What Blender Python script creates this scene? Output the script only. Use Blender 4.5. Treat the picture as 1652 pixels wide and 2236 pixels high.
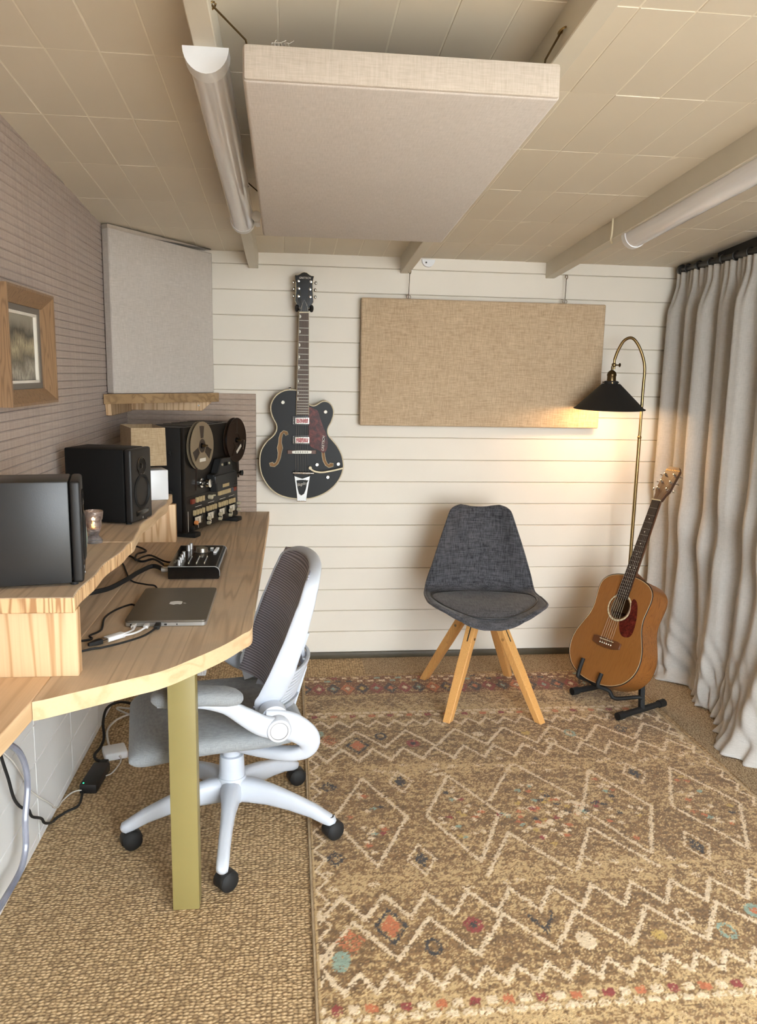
import bpy, bmesh, math, random
import numpy as np
from mathutils import Matrix, Vector
from mathutils.geometry import tessellate_polygon
PI = math.pi
for o in list(bpy.data.objects): bpy.data.objects.remove(o)
SC = bpy.context.scene; COL = SC.collection
random.seed(4); RNG = np.random.default_rng(4)

# ------------------------------------------------------------------ camera, world, exposure
PW, PH, FPX = 1652, 2236, 1743.0
YAW, PITCH, ROLL = [math.radians(a) for a in (6.52, 9.79, 1.144)]
CAM = np.array([0, 0, 1.45])
_f = np.array([math.sin(YAW)*math.cos(PITCH), math.cos(YAW)*math.cos(PITCH), -math.sin(PITCH)])
_r = np.array([math.cos(YAW), -math.sin(YAW), 0]); _u = np.cross(_r, _f)
CR = np.array([math.cos(ROLL)*_r+math.sin(ROLL)*_u, -math.sin(ROLL)*_r+math.cos(ROLL)*_u, _f])
cd = bpy.data.cameras.new('camera'); cam = bpy.data.objects.new('camera', cd); COL.objects.link(cam)
cd.sensor_fit = 'VERTICAL'; cd.sensor_height = 36; cd.lens = FPX*36/PH; cd.clip_start = .02
cam.matrix_world = Matrix(((CR[0][0], CR[1][0], -CR[2][0], 0), (CR[0][1], CR[1][1], -CR[2][1], 0),
                           (CR[0][2], CR[1][2], -CR[2][2], 1.45), (0, 0, 0, 1)))
SC.camera = cam
W = bpy.data.worlds.new('daylight'); SC.world = W; W.use_nodes = True
W.node_tree.nodes['Background'].inputs[0].default_value = (.885, .95, 1, 1)
W.node_tree.nodes['Background'].inputs[1].default_value = 17.0
SC.view_settings.view_transform = 'Standard'; SC.view_settings.look = 'None'
SC.view_settings.gamma = 1; SC.view_settings.use_curve_mapping = False
SC.view_settings.exposure = 0.22
LAMP_W = 3.7; OC_ROT = 190

def at(px, py, x=None, y=None, z=None):
    """point of the room seen at a photo pixel, on the plane x=, y= or z="""
    d = np.array([(px-PW/2)/FPX, -(py-PH/2)/FPX, 1]) @ CR
    t = (x-CAM[0])/d[0] if x is not None else (y-CAM[1])/d[1] if y is not None else (z-CAM[2])/d[2]
    return CAM+t*d

# ------------------------------------------------------------------ mesh helpers
def V3(*a): return np.array(a, float)
def nrm(v): v = np.asarray(v, float); return v/np.linalg.norm(v)
def spline(pts, n=8, closed=False):
    P = [np.asarray(p, float) for p in pts]; out = []; m = len(P)
    for i in range(m if closed else m-1):
        p0, p1, p2, p3 = ((P[(i-1) % m], P[i], P[(i+1) % m], P[(i+2) % m]) if closed else
                          (P[max(i-1, 0)], P[i], P[i+1], P[min(i+2, m-1)]))
        for k in range(n):
            t = k/n
            out.append(.5*(2*p1+(p2-p0)*t+(2*p0-5*p1+4*p2-p3)*t*t+(3*p1-p0-3*p2+p3)*t**3))
    if not closed: out.append(P[-1])
    return out
class G:
    def __init__(s): s.v = []; s.f = []
    def add(s, v, f, M=None):
        b = len(s.v)
        if M is not None: v = [tuple(M @ Vector(tuple(p))) for p in v]
        s.v += [tuple(map(float, p)) for p in v]; s.f += [tuple(b+i for i in q) for q in f]; return s
    def box(s, c, d, bev=0, seg=2, M=None, R=None):
        bm = bmesh.new(); bmesh.ops.create_cube(bm, size=1)
        for v in bm.verts: v.co = Vector((v.co.x*d[0], v.co.y*d[1], v.co.z*d[2]))
        if bev: bmesh.ops.bevel(bm, geom=list(bm.edges), offset=bev, segments=seg, profile=.5, affect='EDGES')
        T = Matrix.Translation(Vector(tuple(c))) @ (R.to_4x4() if R else Matrix())
        if M is not None: T = M @ T
        bm.verts.index_update()
        s.add([v.co.copy() for v in bm.verts], [[v.index for v in f.verts] for f in bm.faces], T); bm.free(); return s
    def span(s, a, b, bev=0, seg=2, M=None):
        a = np.array(a, float); b = np.array(b, float)
        return s.box((a+b)/2, np.abs(b-a), bev, seg, M)
    def rings(s, R, closed=True, cap=True, M=None, loop=False):
        n = len(R[0]); v = [p for r in R for p in r]; f = []
        m = len(R)
        for i in range(m if loop else m-1):
            for j in range(n if closed else n-1):
                a, b = i*n+j, i*n+(j+1) % n; c, d = ((i+1) % m)*n+(j+1) % n, ((i+1) % m)*n+j
                f.append((a, b, c, d))
        if cap and closed and not loop: f += [tuple(range(n-1, -1, -1)), tuple((m-1)*n+j for j in range(n))]
        return s.add(v, f, M)
    def tube(s, pts, r, n=8, M=None, loop=False, cap=True):
        P = [np.asarray(p, float) for p in pts]; m = len(P)
        rr = r if hasattr(r, '__len__') else [r]*m
        R = []; up = None
        for i in range(m):
            t = (P[(i+1) % m]-P[i-1]) if loop else (P[min(i+1, m-1)]-P[max(i-1, 0)])
            t = nrm(t)
            if up is None: up = nrm(np.cross(t, (0, 0, 1) if abs(t[2]) < .9 else (1, 0, 0)))
            up = nrm(up-t*np.dot(up, t)); w = np.cross(t, up)
            R.append([P[i]+rr[i]*(math.cos(2*PI*k/n)*up+math.sin(2*PI*k/n)*w) for k in range(n)])
        return s.rings(R, cap=cap, M=M, loop=loop)
    def cyl(s, a, b, r0, r1=None, n=16, M=None): return s.tube([a, b], [r0, r0 if r1 is None else r1], n, M)
    def sweep(s, pts, ws, hs, up=(0, 0, 1), n=12, p=2.6, M=None):
        P = [np.asarray(q, float) for q in pts]; m = len(P); R = []
        for i in range(m):
            t = nrm(P[min(i+1, m-1)]-P[max(i-1, 0)]); sd = nrm(np.cross(t, up)); u = np.cross(sd, t)
            w = ws[i] if hasattr(ws, '__len__') else ws; h = hs[i] if hasattr(hs, '__len__') else hs
            ring = []
            for k in range(n):
                c, q = math.cos(2*PI*k/n), math.sin(2*PI*k/n)
                e = lambda x: math.copysign(abs(x)**(2/p), x)
                ring.append(P[i]+sd*(w/2*e(c))+u*(h/2*e(q)))
            R.append(ring)
        return s.rings(R, M=M)
    def lathe(s, prof, n=24, M=None, cap=True):
        R = [[(r*math.cos(2*PI*k/n), r*math.sin(2*PI*k/n), z) for k in range(n)] for r, z in prof]
        return s.rings(R, M=M, cap=cap)
    def sph(s, c, r, n=12, M=None):
        r = r if hasattr(r, '__len__') else (r, r, r); R = []
        for i in range(n//2+1):
            a = PI*i/(n//2); q = max(math.sin(a), 1e-3)
            R.append([(c[0]+r[0]*q*math.cos(2*PI*k/n), c[1]+r[1]*q*math.sin(2*PI*k/n), c[2]+r[2]*math.cos(a)) for k in range(n)])
        return s.rings(R, M=M)
    def prism(s, out, z0, z1, holes=(), M=None):
        L = [[(p[0], p[1], 0) for p in q] for q in [out]+list(holes)]
        tri = tessellate_polygon([[Vector(p) for p in q] for q in L])
        flat = [p for q in L for p in q]; n = len(flat)
        v = [(p[0], p[1], z1) for p in flat]+[(p[0], p[1], z0) for p in flat]; f = []
        for t in tri:
            a, b, c = [Vector(flat[i]) for i in t]
            if (b-a).cross(c-a).z < 0: t = (t[0], t[2], t[1])
            f.append(tuple(t)); f.append(tuple(i+n for i in reversed(t)))
        k = 0
        for qi, q in enumerate(L):
            m = len(q); A = sum(q[i][0]*q[(i+1) % m][1]-q[(i+1) % m][0]*q[i][1] for i in range(m))
            for i in range(m):
                a, b = k+i, k+(i+1) % m
                flip = (A > 0) != (qi == 0)
                f.append((a, b, b+n, a+n) if flip else (b, a, a+n, b+n))
            k += m
        return s.add(v, f, M)
    def grid(s, P, M=None, close_u=False):
        nu, nv = len(P), len(P[0]); v = [p for r in P for p in r]
        f = [(i*nv+j, i*nv+j+1, ((i+1) % nu)*nv+j+1, ((i+1) % nu)*nv+j) for i in range(nu if close_u else nu-1) for j in range(nv-1)]
        return s.add(v, f, M)
def link(o, parent=None):
    COL.objects.link(o)
    if parent is not None: o.parent = parent
    return o
def mesh(name, g, mat, smooth=35):
    me = bpy.data.meshes.new(name); me.from_pydata(g.v, [], g.f); me.validate(); me.update()
    bm = bmesh.new(); bm.from_mesh(me); bmesh.ops.recalc_face_normals(bm, faces=bm.faces); bm.to_mesh(me); bm.free()
    me.materials.append(mat)
    if smooth is not None:
        me.polygons.foreach_set('use_smooth', [True]*len(me.polygons)); me.set_sharp_from_angle(angle=math.radians(smooth))
    return me
def pm(p):
    M = Matrix()
    while p is not None:
        M = Matrix.LocRotScale(p.location, p.rotation_euler, p.scale) @ M; p = p.parent
    return M
def obj(name, g, mat, parent=None, world=False, smooth=35, sub=0, solid=0, bevel=0, loc=None):
    if world and parent is not None:
        I = pm(parent).inverted(); g.v = [tuple(I @ Vector(p)) for p in g.v]
    if loc is not None and parent is None:
        g.v = [(p[0]-loc[0], p[1]-loc[1], p[2]-loc[2]) for p in g.v]
    o = link(bpy.data.objects.new(name, mesh(name, g, mat, smooth)), parent)
    if loc is not None and parent is None: o.location = loc
    if solid:
        m = o.modifiers.new('thickness', 'SOLIDIFY'); m.thickness = solid; m.offset = 0
    if bevel:
        m = o.modifiers.new('bevel', 'BEVEL'); m.width = bevel; m.segments = 2; m.limit_method = 'ANGLE'; m.angle_limit = .6
    if sub:
        m = o.modifiers.new('smooth', 'SUBSURF'); m.levels = sub; m.render_levels = sub
    return o
def thing(name, label, cat, loc=(0, 0, 0), rot=(0, 0, 0), group=None):
    o = bpy.data.objects.new(name, None); o.empty_display_size = .1; COL.objects.link(o)
    o.location = loc; o.rotation_euler = rot; return tag(o, label, cat, group)
def tag(o, label, cat, group=None):
    o['label'] = label; o['category'] = cat
    if group: o['group'] = group
    return o
def struct(o): o['kind'] = 'structure'; return o
def inst(name, me, parent, loc=(0, 0, 0), rot=(0, 0, 0), scale=(1, 1, 1)):
    o = link(bpy.data.objects.new(name, me), parent); o.location = loc; o.rotation_euler = rot; o.scale = scale; return o
def text(name, s, size, mat, parent, M, shear=0, ext=.0004):
    c = bpy.data.curves.new('t', 'FONT'); c.body = s; c.size = size; c.shear = shear; c.extrude = ext
    c.align_x = 'CENTER'; c.align_y = 'CENTER'
    t = bpy.data.objects.new('t', c); COL.objects.link(t)
    me = bpy.data.meshes.new_from_object(t); bpy.data.objects.remove(t)
    me.transform(M); me.materials.clear(); me.materials.append(mat); me.name = name
    return link(bpy.data.objects.new(name, me), parent)
def T(x, y, z): return Matrix.Translation((x, y, z))
def RX(a): return Matrix.Rotation(math.radians(a), 4, 'X')
def RY(a): return Matrix.Rotation(math.radians(a), 4, 'Y')
def RZ(a): return Matrix.Rotation(math.radians(a), 4, 'Z')

# ------------------------------------------------------------------ materials
def lin(c): return tuple((x/255/12.92 if x/255 <= .04045 else ((x/255+.055)/1.055)**2.4) for x in c)+(1,)
class NT:
    def __init__(s, name):
        s.m = bpy.data.materials.new(name); s.m.use_nodes = True; s.t = s.m.node_tree
        s.b = s.t.nodes['Principled BSDF']; s.tc = s.t.nodes.new('ShaderNodeTexCoord')
    def n(s, ty, **k):
        nd = s.t.nodes.new('ShaderNode'+ty)
        for a, v in k.items():
            if a.startswith('_'): setattr(nd, a[1:], v)
            else: s.set(nd.inputs[a.replace('__', ' ')], v)
        return nd
    def set(s, sock, v):
        if isinstance(v, bpy.types.NodeSocket): s.t.links.new(v, sock)
        else: sock.default_value = v
    def co(s, scale=(1, 1, 1), rot=(0, 0, 0), loc=(0, 0, 0)):
        mp = s.n('Mapping', Vector=s.tc.outputs['Object'], Scale=scale, Rotation=rot, Location=loc); return mp.outputs[0]
    def noise(s, vec, scale=5, detail=3, rough=.55, dist=0):
        return s.n('TexNoise', Vector=vec, Scale=scale, Detail=detail, Roughness=rough, Distortion=dist).outputs['Fac']
    def ramp(s, fac, stops):
        r = s.n('ValToRGB', Fac=fac); e = r.color_ramp.elements
        while len(e) < len(stops): e.new(.5)
        for i, (p, c) in enumerate(stops): e[i].position = p; e[i].color = c if len(c) == 4 else c+(1,)
        return r.outputs[0]
    def mix(s, fac, a, b, mode='MIX'):
        m = s.n('MixRGB', _blend_type=mode, Fac=fac, Color1=a, Color2=b); return m.outputs[0]
    def math(s, op, a, b=0): return s.n('Math', _operation=op, **{'Value': a}).outputs[0] if b is None else s._m(op, a, b)
    def _m(s, op, a, b):
        m = s.t.nodes.new('ShaderNodeMath'); m.operation = op; s.set(m.inputs[0], a); s.set(m.inputs[1], b); return m.outputs[0]
    def bump(s, h, strength=.3, dist=.002):
        b = s.n('Bump', Height=h, Strength=strength, Distance=dist); s.t.links.new(b.outputs[0], s.b.inputs['Normal'])
    def out(s, col, rough=.5, metal=0, **k):
        s.set(s.b.inputs['Base Color'], col); s.set(s.b.inputs['Roughness'], rough); s.set(s.b.inputs['Metallic'], metal)
        for a, v in k.items(): s.set(s.b.inputs[a.replace('__', ' ')], v)
        return s.m
def plain(name, c, rough=.5, metal=0, var=.06, scale=14, bump=0, bs=200, **k):
    t = NT(name); f = t.noise(t.co(), scale, 4); L = lin(c)
    lo = tuple(x*(1-var) for x in L[:3])+(1,); hi = tuple(min(1, x*(1+var)) for x in L[:3])+(1,)
    col = t.ramp(f, [(.3, lo), (.7, hi)])
    if bump: t.bump(t.noise(t.co(), bs, 2), bump, .001)
    return t.out(col, rough, metal, **k)
def fabric(name, c, c2, scale=500, contrast=.5, bump=.25, rough=.95, flat=False):
    t = NT(name)
    a = t.noise(t.co((1, .08, 1) if flat else (1, 1, .08)), scale, 2); b = t.noise(t.co((.08, 1, 1) if flat else (.08, .08, 1)), scale, 2)
    f = t._m('MULTIPLY', t._m('ADD', a, b), .5); g = t.noise(t.co(), 6, 3)
    f2 = t._m('ADD', f, t._m('MULTIPLY', t._m('SUBTRACT', g, .5), .12))
    col = t.ramp(f2, [(.5-.5*contrast*.4, lin(c2)), (.5+.5*contrast*.4, lin(c))])
    t.bump(f, bump, .0012); return t.out(col, rough, Sheen__Weight=.15)
def wood(name, light, dark, axis='y', scale=1.0, rough=.55, lines=.55, knots=0, grey=None, gl=60, stretch=.07):
    t = NT(name); i = 'xyz'.index(axis)
    s1 = [1, 1, 1]; s1[i] = stretch
    w = t.noise(t.co(tuple(s1)), 5*scale, 3, .5, .3)
    s2 = [1, 1, 1]; s2[i] = .02
    fine = t.noise(t.co(tuple(s2)), 140*scale, 3, .6)
    ph = t._m('SINE', t._m('MULTIPLY', w, gl*scale), 0)
    ring = t._m('POWER', t._m('MULTIPLY', t._m('ADD', ph, 1), .5), 3)
    f = t._m('ADD', t._m('MULTIPLY', ring, lines), t._m('MULTIPLY', fine, .45))
    col = t.ramp(f, [(.12, lin(light)), (.95, lin(dark))])
    if grey:
        g = t.noise(t.co(), 2.3*scale, 4, .6); col = t.mix(t.ramp(g, [(.42, (0, 0, 0)), (.62, (1, 1, 1))]), col, t.mix(.55, col, lin(grey)))
    if knots:
        s3 = [1, 1, 1]; s3[i] = .55
        vo = t.n('TexVoronoi', Vector=t.co(tuple(s3)), Scale=knots); d = vo.outputs['Distance']
        k = t.ramp(d, [(.0, (1, 1, 1)), (.055, (.75, .75, .75)), (.075, (.1, .1, .1)), (.12, (0, 0, 0))])
        col = t.mix(k, col, lin((118, 82, 52)))
    t.bump(f, .12, .001); return t.out(col, rough)
def metal(name, c, rough=.3): return plain(name, c, rough, 1, .04, 30)
def emit(name, c, st):
    t = NT(name); f = t.noise(t.co(), 20); 
    return t.out(t.ramp(f, [(.3, lin(c)), (.7, lin(c))]), .5, 0, Emission__Color=lin(c), Emission__Strength=st)

M = {}
M['wall'] = plain('painted_board', (228, 220, 206), .55, var=.025, scale=3, bump=.03, bs=60)
M['ceil'] = plain('ceiling_paint', (222, 211, 192), .6, var=.03, scale=2)
M['beam'] = plain('beam_paint', (214, 206, 189), .5, var=.03, scale=4)
M['ltile'] = plain('white_tile', (216, 216, 214), .5, var=.03, scale=5)
M['foam'] = fabric('acoustic_felt', (182, 163, 148), (158, 139, 125), 260, .9, .12)
M['added_ground'] = plain('added_ground_grey', (150, 146, 138), .8, var=.1, scale=3)
M['gap'] = plain('dark_joint', (132, 118, 104), .9)
M['cglint'] = plain('joint_glint', (238, 229, 210), .6)  # glint of light on the raised ceiling joints, put into a paler colour
M['wgap'] = plain('board_joint', (176, 164, 144), .8)
M['skirt'] = plain('dark_skirting', (74, 66, 50), .5, var=.12)
M['blackframe'] = plain('black_frame', (24, 24, 23), .45)
M['linen'] = fabric('linen', (208, 199, 190), (182, 173, 163), 420, .9, .2)
M['linen_flat'] = fabric('linen_flat', (212, 202, 193), (190, 180, 170), 420, .9, .2, flat=True)
M['linen_side'] = fabric('linen_side', (192, 180, 166), (172, 159, 144), 420, .9, .2)
M['burlap'] = fabric('burlap', (214, 190, 158), (166, 141, 112), 330, 1.0, .35)
M['desk'] = wood('scaffold_board', (218, 192, 160), (164, 136, 106), 'y', 1.6, .6, .46, 5.0, (186, 168, 146), 50, .035)
M['desk_pale'] = wood('pale_board', (226, 194, 156), (196, 158, 118), 'y', 1.6, .6, .4, 0, None, 40)
M['end'] = wood('sawn_pine', (230, 198, 156), (186, 142, 96), 'z', 1.3, .6, .6, 4.5, None, 60)
M['edge'] = wood('planed_edge', (222, 192, 152), (196, 160, 118), 'y', 1.4, .6, .4, 0, None, 40, .05)
M['endgrain'] = wood('end_grain', (234, 199, 152), (176, 132, 90), 'z', 2.2, .6, .8, 0, None, 60)
M['drift'] = wood('driftwood', (176, 144, 104), (104, 76, 48), 'x', 2.0, .6, .34, 5, None, 17)
M['olive'] = plain('olive_paint', (140, 127, 78), .45, var=.05, scale=5)
M['oak'] = wood('oak_frame', (148, 116, 84), (104, 78, 54), 'z', 3, .5, .45, 0, None, 50)
M['beech'] = wood('beech_leg', (226, 172, 104), (186, 130, 70), 'z', 5, .4, .35, 0, None, 40)
M['black'] = plain('black_vinyl', (24, 24, 25), .5, bump=.15, bs=500)
M['jet'] = plain('jet_vinyl', (15, 15, 15), .6, Specular__IOR__Level=.2)
M['blackgloss'] = plain('black_gloss', (14, 14, 15), .18)
M['blackmat'] = plain('black_rubber', (18, 18, 18), .7)
M['greyblack'] = plain('charcoal_vinyl', (40, 41, 42), .38, bump=.1, bs=500)
M['chrome'] = metal('chrome', (220, 220, 218), .12)
M['alu'] = metal('aluminium', (150, 145, 135), .38)
M['alud'] = plain('laptop_lid', (126, 120, 110), .4, .85, .02)
M['silver'] = plain('silver_edge', (176, 176, 174), .35, .7)
M['brass'] = metal('antique_brass', (150, 128, 88), .3)
M['bronze'] = metal('dark_bronze', (98, 82, 58), .32)
M['white'] = plain('white_plastic', (226, 226, 226), .35, var=.02)
M['chairw'] = plain('pale_grey_plastic', (196, 202, 212), .38, var=.02)
M['cream'] = plain('cream_plastic', (222, 208, 176), .45, var=.03)
M['ivory'] = plain('binding', (206, 192, 158), .4)
M['cream_key'] = plain('cream_key', (176, 156, 116), .5)
M['rust_key'] = plain('rust_key', (120, 48, 30), .5)
M['slate_key'] = plain('slate_key', (70, 74, 84), .5)
M['print'] = plain('white_print', (214, 208, 196), .6)
M['gold_print'] = plain('gold_print', (196, 158, 92), .4, .3)
M['gblack'] = plain('satin_black_guitar', (20, 20, 19), .42, var=.1, scale=3, Specular__IOR__Level=.25)
M['tort'] = None
t = NT('tortoiseshell'); f = t.noise(t.co(), 60, 4, .6, .6)
M['tort'] = t.out(t.ramp(f, [(.35, lin((52, 16, 12))), (.55, lin((88, 30, 22))), (.75, lin((120, 56, 44)))]), .3, Specular__IOR__Level=.2)
M['rose'] = wood('rosewood', (92, 70, 56), (44, 30, 24), 'y', 8, .5, .4)
M['ebony'] = wood('dark_fretboard', (52, 34, 26), (26, 16, 12), 'y', 8, .45, .4)
M['cedar'] = wood('cedar_top', (146, 96, 48), (122, 76, 34), 'y', 5, .3, .35, 0, None, 30)
M['cherry'] = wood('cherry_side', (150, 96, 46), (112, 66, 28), 'y', 3.4, .3, .6, 0, None, 50)
M['headwood'] = wood('dark_headstock', (74, 44, 26), (46, 26, 16), 'y', 6, .4, .4)
M['mahog'] = wood('mahogany', (104, 62, 34), (64, 34, 18), 'y', 6, .4, .4)
M['cavity'] = plain('inside_wood', (150, 120, 84), .8)
M['fhole'] = plain('guitar_interior', (146, 108, 68), .7)
M['pearl'] = plain('pearl', (232, 228, 214), .25)
M['pickred'] = None
t = NT('red_pickup_cover'); f = t.noise(t.co(), 170, 3, .7)
M['pickred'] = t.out(t.ramp(f, [(.38, lin((150, 36, 40))), (.55, lin((196, 110, 108))), (.62, lin((236, 226, 222)))]), .3)
M['chairfab'] = fabric('charcoal_tweed', (92, 91, 95), (24, 25, 30), 240, .8, .3)
M['chairflat'] = fabric('charcoal_tweed_seat', (92, 91, 95), (24, 25, 30), 240, .8, .3, flat=True)
M['seatgrey'] = fabric('grey_wool', (158, 162, 164), (126, 130, 134), 700, .9, .15)
M['mesh'] = None
t = NT('ribbed_mesh'); wv = t._m('SINE', t._m('MULTIPLY', t.n('SeparateXYZ', Vector=t.tc.outputs['UV']).outputs[0], 400.0), 0)
M['mesh'] = t.out(t.ramp(t._m('ADD', t._m('MULTIPLY', wv, .5), .5), [(.15, lin((128, 126, 138))), (.9, lin((190, 187, 200)))]), .8); t.bump(wv, .5, .002)
M['curtain'] = fabric('curtain_linen', (194, 190, 184), (172, 168, 162), 520, .9, .15)
M['shade'] = fabric('hessian_shade', (188, 166, 134), (150, 126, 94), 420, .9, .3)
M['reel'] = plain('reel_alloy', (150, 136, 114), .42, .5, .04)
M['tape'] = plain('brown_tape', (46, 34, 26), .3)
M['deckface'] = plain('deck_face', (22, 20, 18), .45)
M['meter'] = plain('meter_dial', (206, 198, 180), .5)
M['dullknob'] = plain('dull_ivory_knob', (178, 168, 142), .45)
M['steel'] = metal('string_steel', (120, 112, 100), .4)
M['orange'] = plain('orange_knob', (214, 140, 78), .4)
M['canvasw'] = plain('white_slip', (222, 214, 200), .6)
M['slate'] = plain('grey_slip', (112, 104, 94), .7)
t = NT('winter_landscape')   # a painted canvas, y = across, z = up
sz = t.n('SeparateXYZ', Vector=t.tc.outputs['Object']); zz = sz.outputs[2]
band = t._m('ADD', zz, t._m('MULTIPLY', t.noise(t.co(), 9, 4), .12))
col = t.ramp(t._m('ADD', t._m('MULTIPLY', band, 3.2), .32), [(.1, lin((84, 80, 74))), (.28, lin((172, 164, 148))), (.42, lin((110, 102, 86))), (.55, lin((178, 164, 132))), (.68, lin((84, 78, 66))), (.8, lin((150, 142, 126)))])
st = t.noise(t.co((1, 60, 9)), 3.5, 4, .75)
col = t.mix(t.ramp(st, [(.5, (0, 0, 0)), (.62, (.8, .8, .8))]), col, lin((52, 42, 32)))
sky = t.ramp(zz, [(.055, (0, 0, 0)), (.085, (1, 1, 1))])
M['painting'] = t.out(t.mix(sky, col, lin((146, 138, 122))), .6)
t = NT('sisal_carpet')
cx = t.n('SeparateXYZ', Vector=t.co((1, 1, 1))); X, Yc = cx.outputs[0], cx.outputs[1]
wob = t._m('MULTIPLY', t.noise(t.co(), 22, 2), .02)
sx = t._m('SINE', t._m('MULTIPLY', t._m('ADD', X, wob), 2*PI/.0135), 0); sy = t._m('SINE', t._m('MULTIPLY', t._m('ADD', Yc, wob), 2*PI/.0105), 0)
vo = t.n('TexVoronoi', Vector=t.co((1, 1.25, .01)), Scale=84.0, Randomness=.55)
loop = t._m('SUBTRACT', 1, t._m('MULTIPLY', vo.outputs['Distance'], 1.25))
hh = t._m('ADD', t._m('MULTIPLY', loop, .8), t._m('MULTIPLY', t._m('MULTIPLY', sx, sy), .06))
big = t.noise(t.co(), 1.6, 3)
c0 = t.ramp(hh, [(.12, lin((130, 104, 72))), (.42, lin((194, 164, 122))), (.8, lin((230, 204, 164)))])
vc = c0
M['carpet'] = t.out(t.mix(t._m('MULTIPLY', big, .25), vc, lin((186, 164, 130))), .95); t.bump(hh, .9, .006)
t = NT('pale_woven_carpet')
vo = t.n('TexVoronoi', Vector=t.co((1.6, .8, .01), (0, 0, .6)), Scale=120.0, Randomness=.4)
loop = t._m('SUBTRACT', 1, t._m('MULTIPLY', vo.outputs['Distance'], 1.3))
M['carpet2'] = t.out(t.ramp(loop, [(.1, lin((112, 90, 66))), (.45, lin((172, 148, 116))), (.85, lin((206, 186, 154)))]), .95); t.bump(loop, .8, .005)
t = NT('wool_rug_pile')
ca = t.n('Attribute', _attribute_name='pile')
f = t.noise(t.co(), 420, 2)
M['rug'] = t.out(t.mix(t._m('MULTIPLY', f, .5), ca.outputs['Color'], t.mix(1, ca.outputs['Color'], lin((205, 195, 185)), 'MULTIPLY')), .95, Sheen__Weight=.2); t.bump(f, .6, .003)
t = NT('clear_grey_hose'); M['hose'] = t.out(t.ramp(t.noise(t.co(), 8), [(.3, lin((138, 142, 160))), (.7, lin((176, 180, 196)))]), .15, 0, Transmission__Weight=.35)
t = NT('smoked_glass'); M['glass'] = t.out(t.ramp(t.noise(t.co(), 60, 4), [(.35, lin((120, 108, 104))), (.65, lin((214, 206, 204)))]), .08, 0, Transmission__Weight=.75); t.bump(t.noise(t.co(), 110, 2), .7, .004)
t = NT('milky_diffuser'); M['diff'] = t.out(t.ramp(t.noise(t.co((1, .05, 1)), 30), [(.3, lin((222, 220, 222))), (.7, lin((240, 239, 240)))]), .12, 0, Coat__Weight=.6)
M['sage'] = plain('sage_glaze', (146, 164, 150), .35)
M['wax'] = plain('candle_wax', (226, 206, 176), .5)
M['flame'] = emit('flame', (255, 190, 100), 14)
M['bulb'] = emit('lamp_bulb', (255, 196, 120), 25)
M['led'] = emit('green_led', (40, 220, 140), 4)
M['greycable'] = plain('white_cable', (206, 202, 194), .5)

# ------------------------------------------------------------------ the room
D = 3.94; XL = -.772; XR = 2.06; YF = -.55; SL = .0684; ZC = 2.006; ZT = .768
ca_ = math.atan(SL)
def zceil(y): return ZC+(D-y)*SL
g = G().span((XL-.1, YF-.1, -.08), (XR+.1, D+.1, 0)); fl = struct(obj('floor', g, M['carpet']))
g = G().prism([(.375, 3.70), (XR, 3.70), (XR, D), (.375, D)], 0, .002)
g.prism([(1.655, 1.0), (XR, 1.0), (XR, 3.70), (1.655, 3.70)], 0, .002)
obj('carpet_strip', g, M['carpet2'], fl)
# back wall: painted shiplap boards
wb = struct(obj('wall_back', G().span((XL-.1, D+.005, -.08), (XR+.1, D+.1, 2.5)), M['wgap']))
zb = [.030]+[.030+.1113*i for i in range(1, 8)]+[.809+.1108*i for i in range(1, 6)]+[1.363+.1172*i for i in range(1, 6)]
zb.append(2.06)
for i in range(len(zb)-1):
    a, b = zb[i]+.0012, zb[i+1]-.0012
    obj('board', G().span((XL, D, a), (XR, D+.014, b), .0022, 1), M['wall'], wb)
bb = struct(obj('baseboard_back', G().span((XL, D-.016, 0), (XR, D+.002, .032), .003), M['skirt']))
# left wall: tiles below, ribbed felt above
wl = struct(obj('wall_left', G().span((XL-.1, YF-.1, -.08), (XL+.002, D+.1, 2.5)), M['gap']))
tm = mesh('tile', G().box((0, 0, 0), (.012, .3895, .1155), .002, 1), M['ltile'])
for k in range(7):
    for j in range(-4, 4):
        yy = 2.368+.392*j+.196
        if yy+.195 < D+.2: inst('tile', tm, wl, (XL, min(yy, D-.0), .0285+.117*k+.0585-.117*(0)))
tf = mesh('tile', G().box((0, 0, 0), (.012, .3895, .0275), .002, 1), M['ltile'])
for j in range(-4, 4):
    if 2.368+.392*j+.391 < D+.2: inst('tile', tf, wl, (XL, 2.368+.392*j+.196, .0145))
sm = mesh('rib', G().box((0, 0, 0), (.014, 1, .0242), .0022, 1), M['foam'])
zr = ZT+.0; k = 0
while zr < 2.30:
    z1 = zr+.0255; y1 = D-.004 if z1 < ZC-.004 else D-(zr-ZC)/SL+.02
    y0 = YF+.05
    if y1 > y0+.1:
        inst('rib', sm, wl, (XL+.004, (y0+y1)/2, (zr+z1)/2), (0, 0, 0), (1, y1-y0, 1))
    zr = z1
# felt panel on the back wall beside the tape machine
fp = tag(obj('felt_panel', G().span((XL+.014, D-.012, ZT), (-.157, D-.001, 1.345)), M['foam']), 'ribbed pinkish felt panel on the white board wall behind the tape machine', 'wall panel')
sm2 = mesh('rib', G().box((0, 0, 0), (1, .008, .0238), .0025, 2), M['foam'])
for k in range(22):
    z = ZT+.0128+.0262*k
    if z < 1.34: inst('rib', sm2, fp, ((XL+.01-.157)/2, D-.014, z), (0, 0, 0), (-.157-XL-.011, 1, 1.02))
# right wall: dark glazed door line behind the curtain
wr = struct(obj('wall_right', G().span((XR, YF-.1, -.08), (XR+.1, D+.1, 2.5)), M['wall']))
df = struct(obj('door_1', G().span((XR-.05, .9, 0), (XR, 3.72, 2.0), .004), M['blackframe']))

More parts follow.
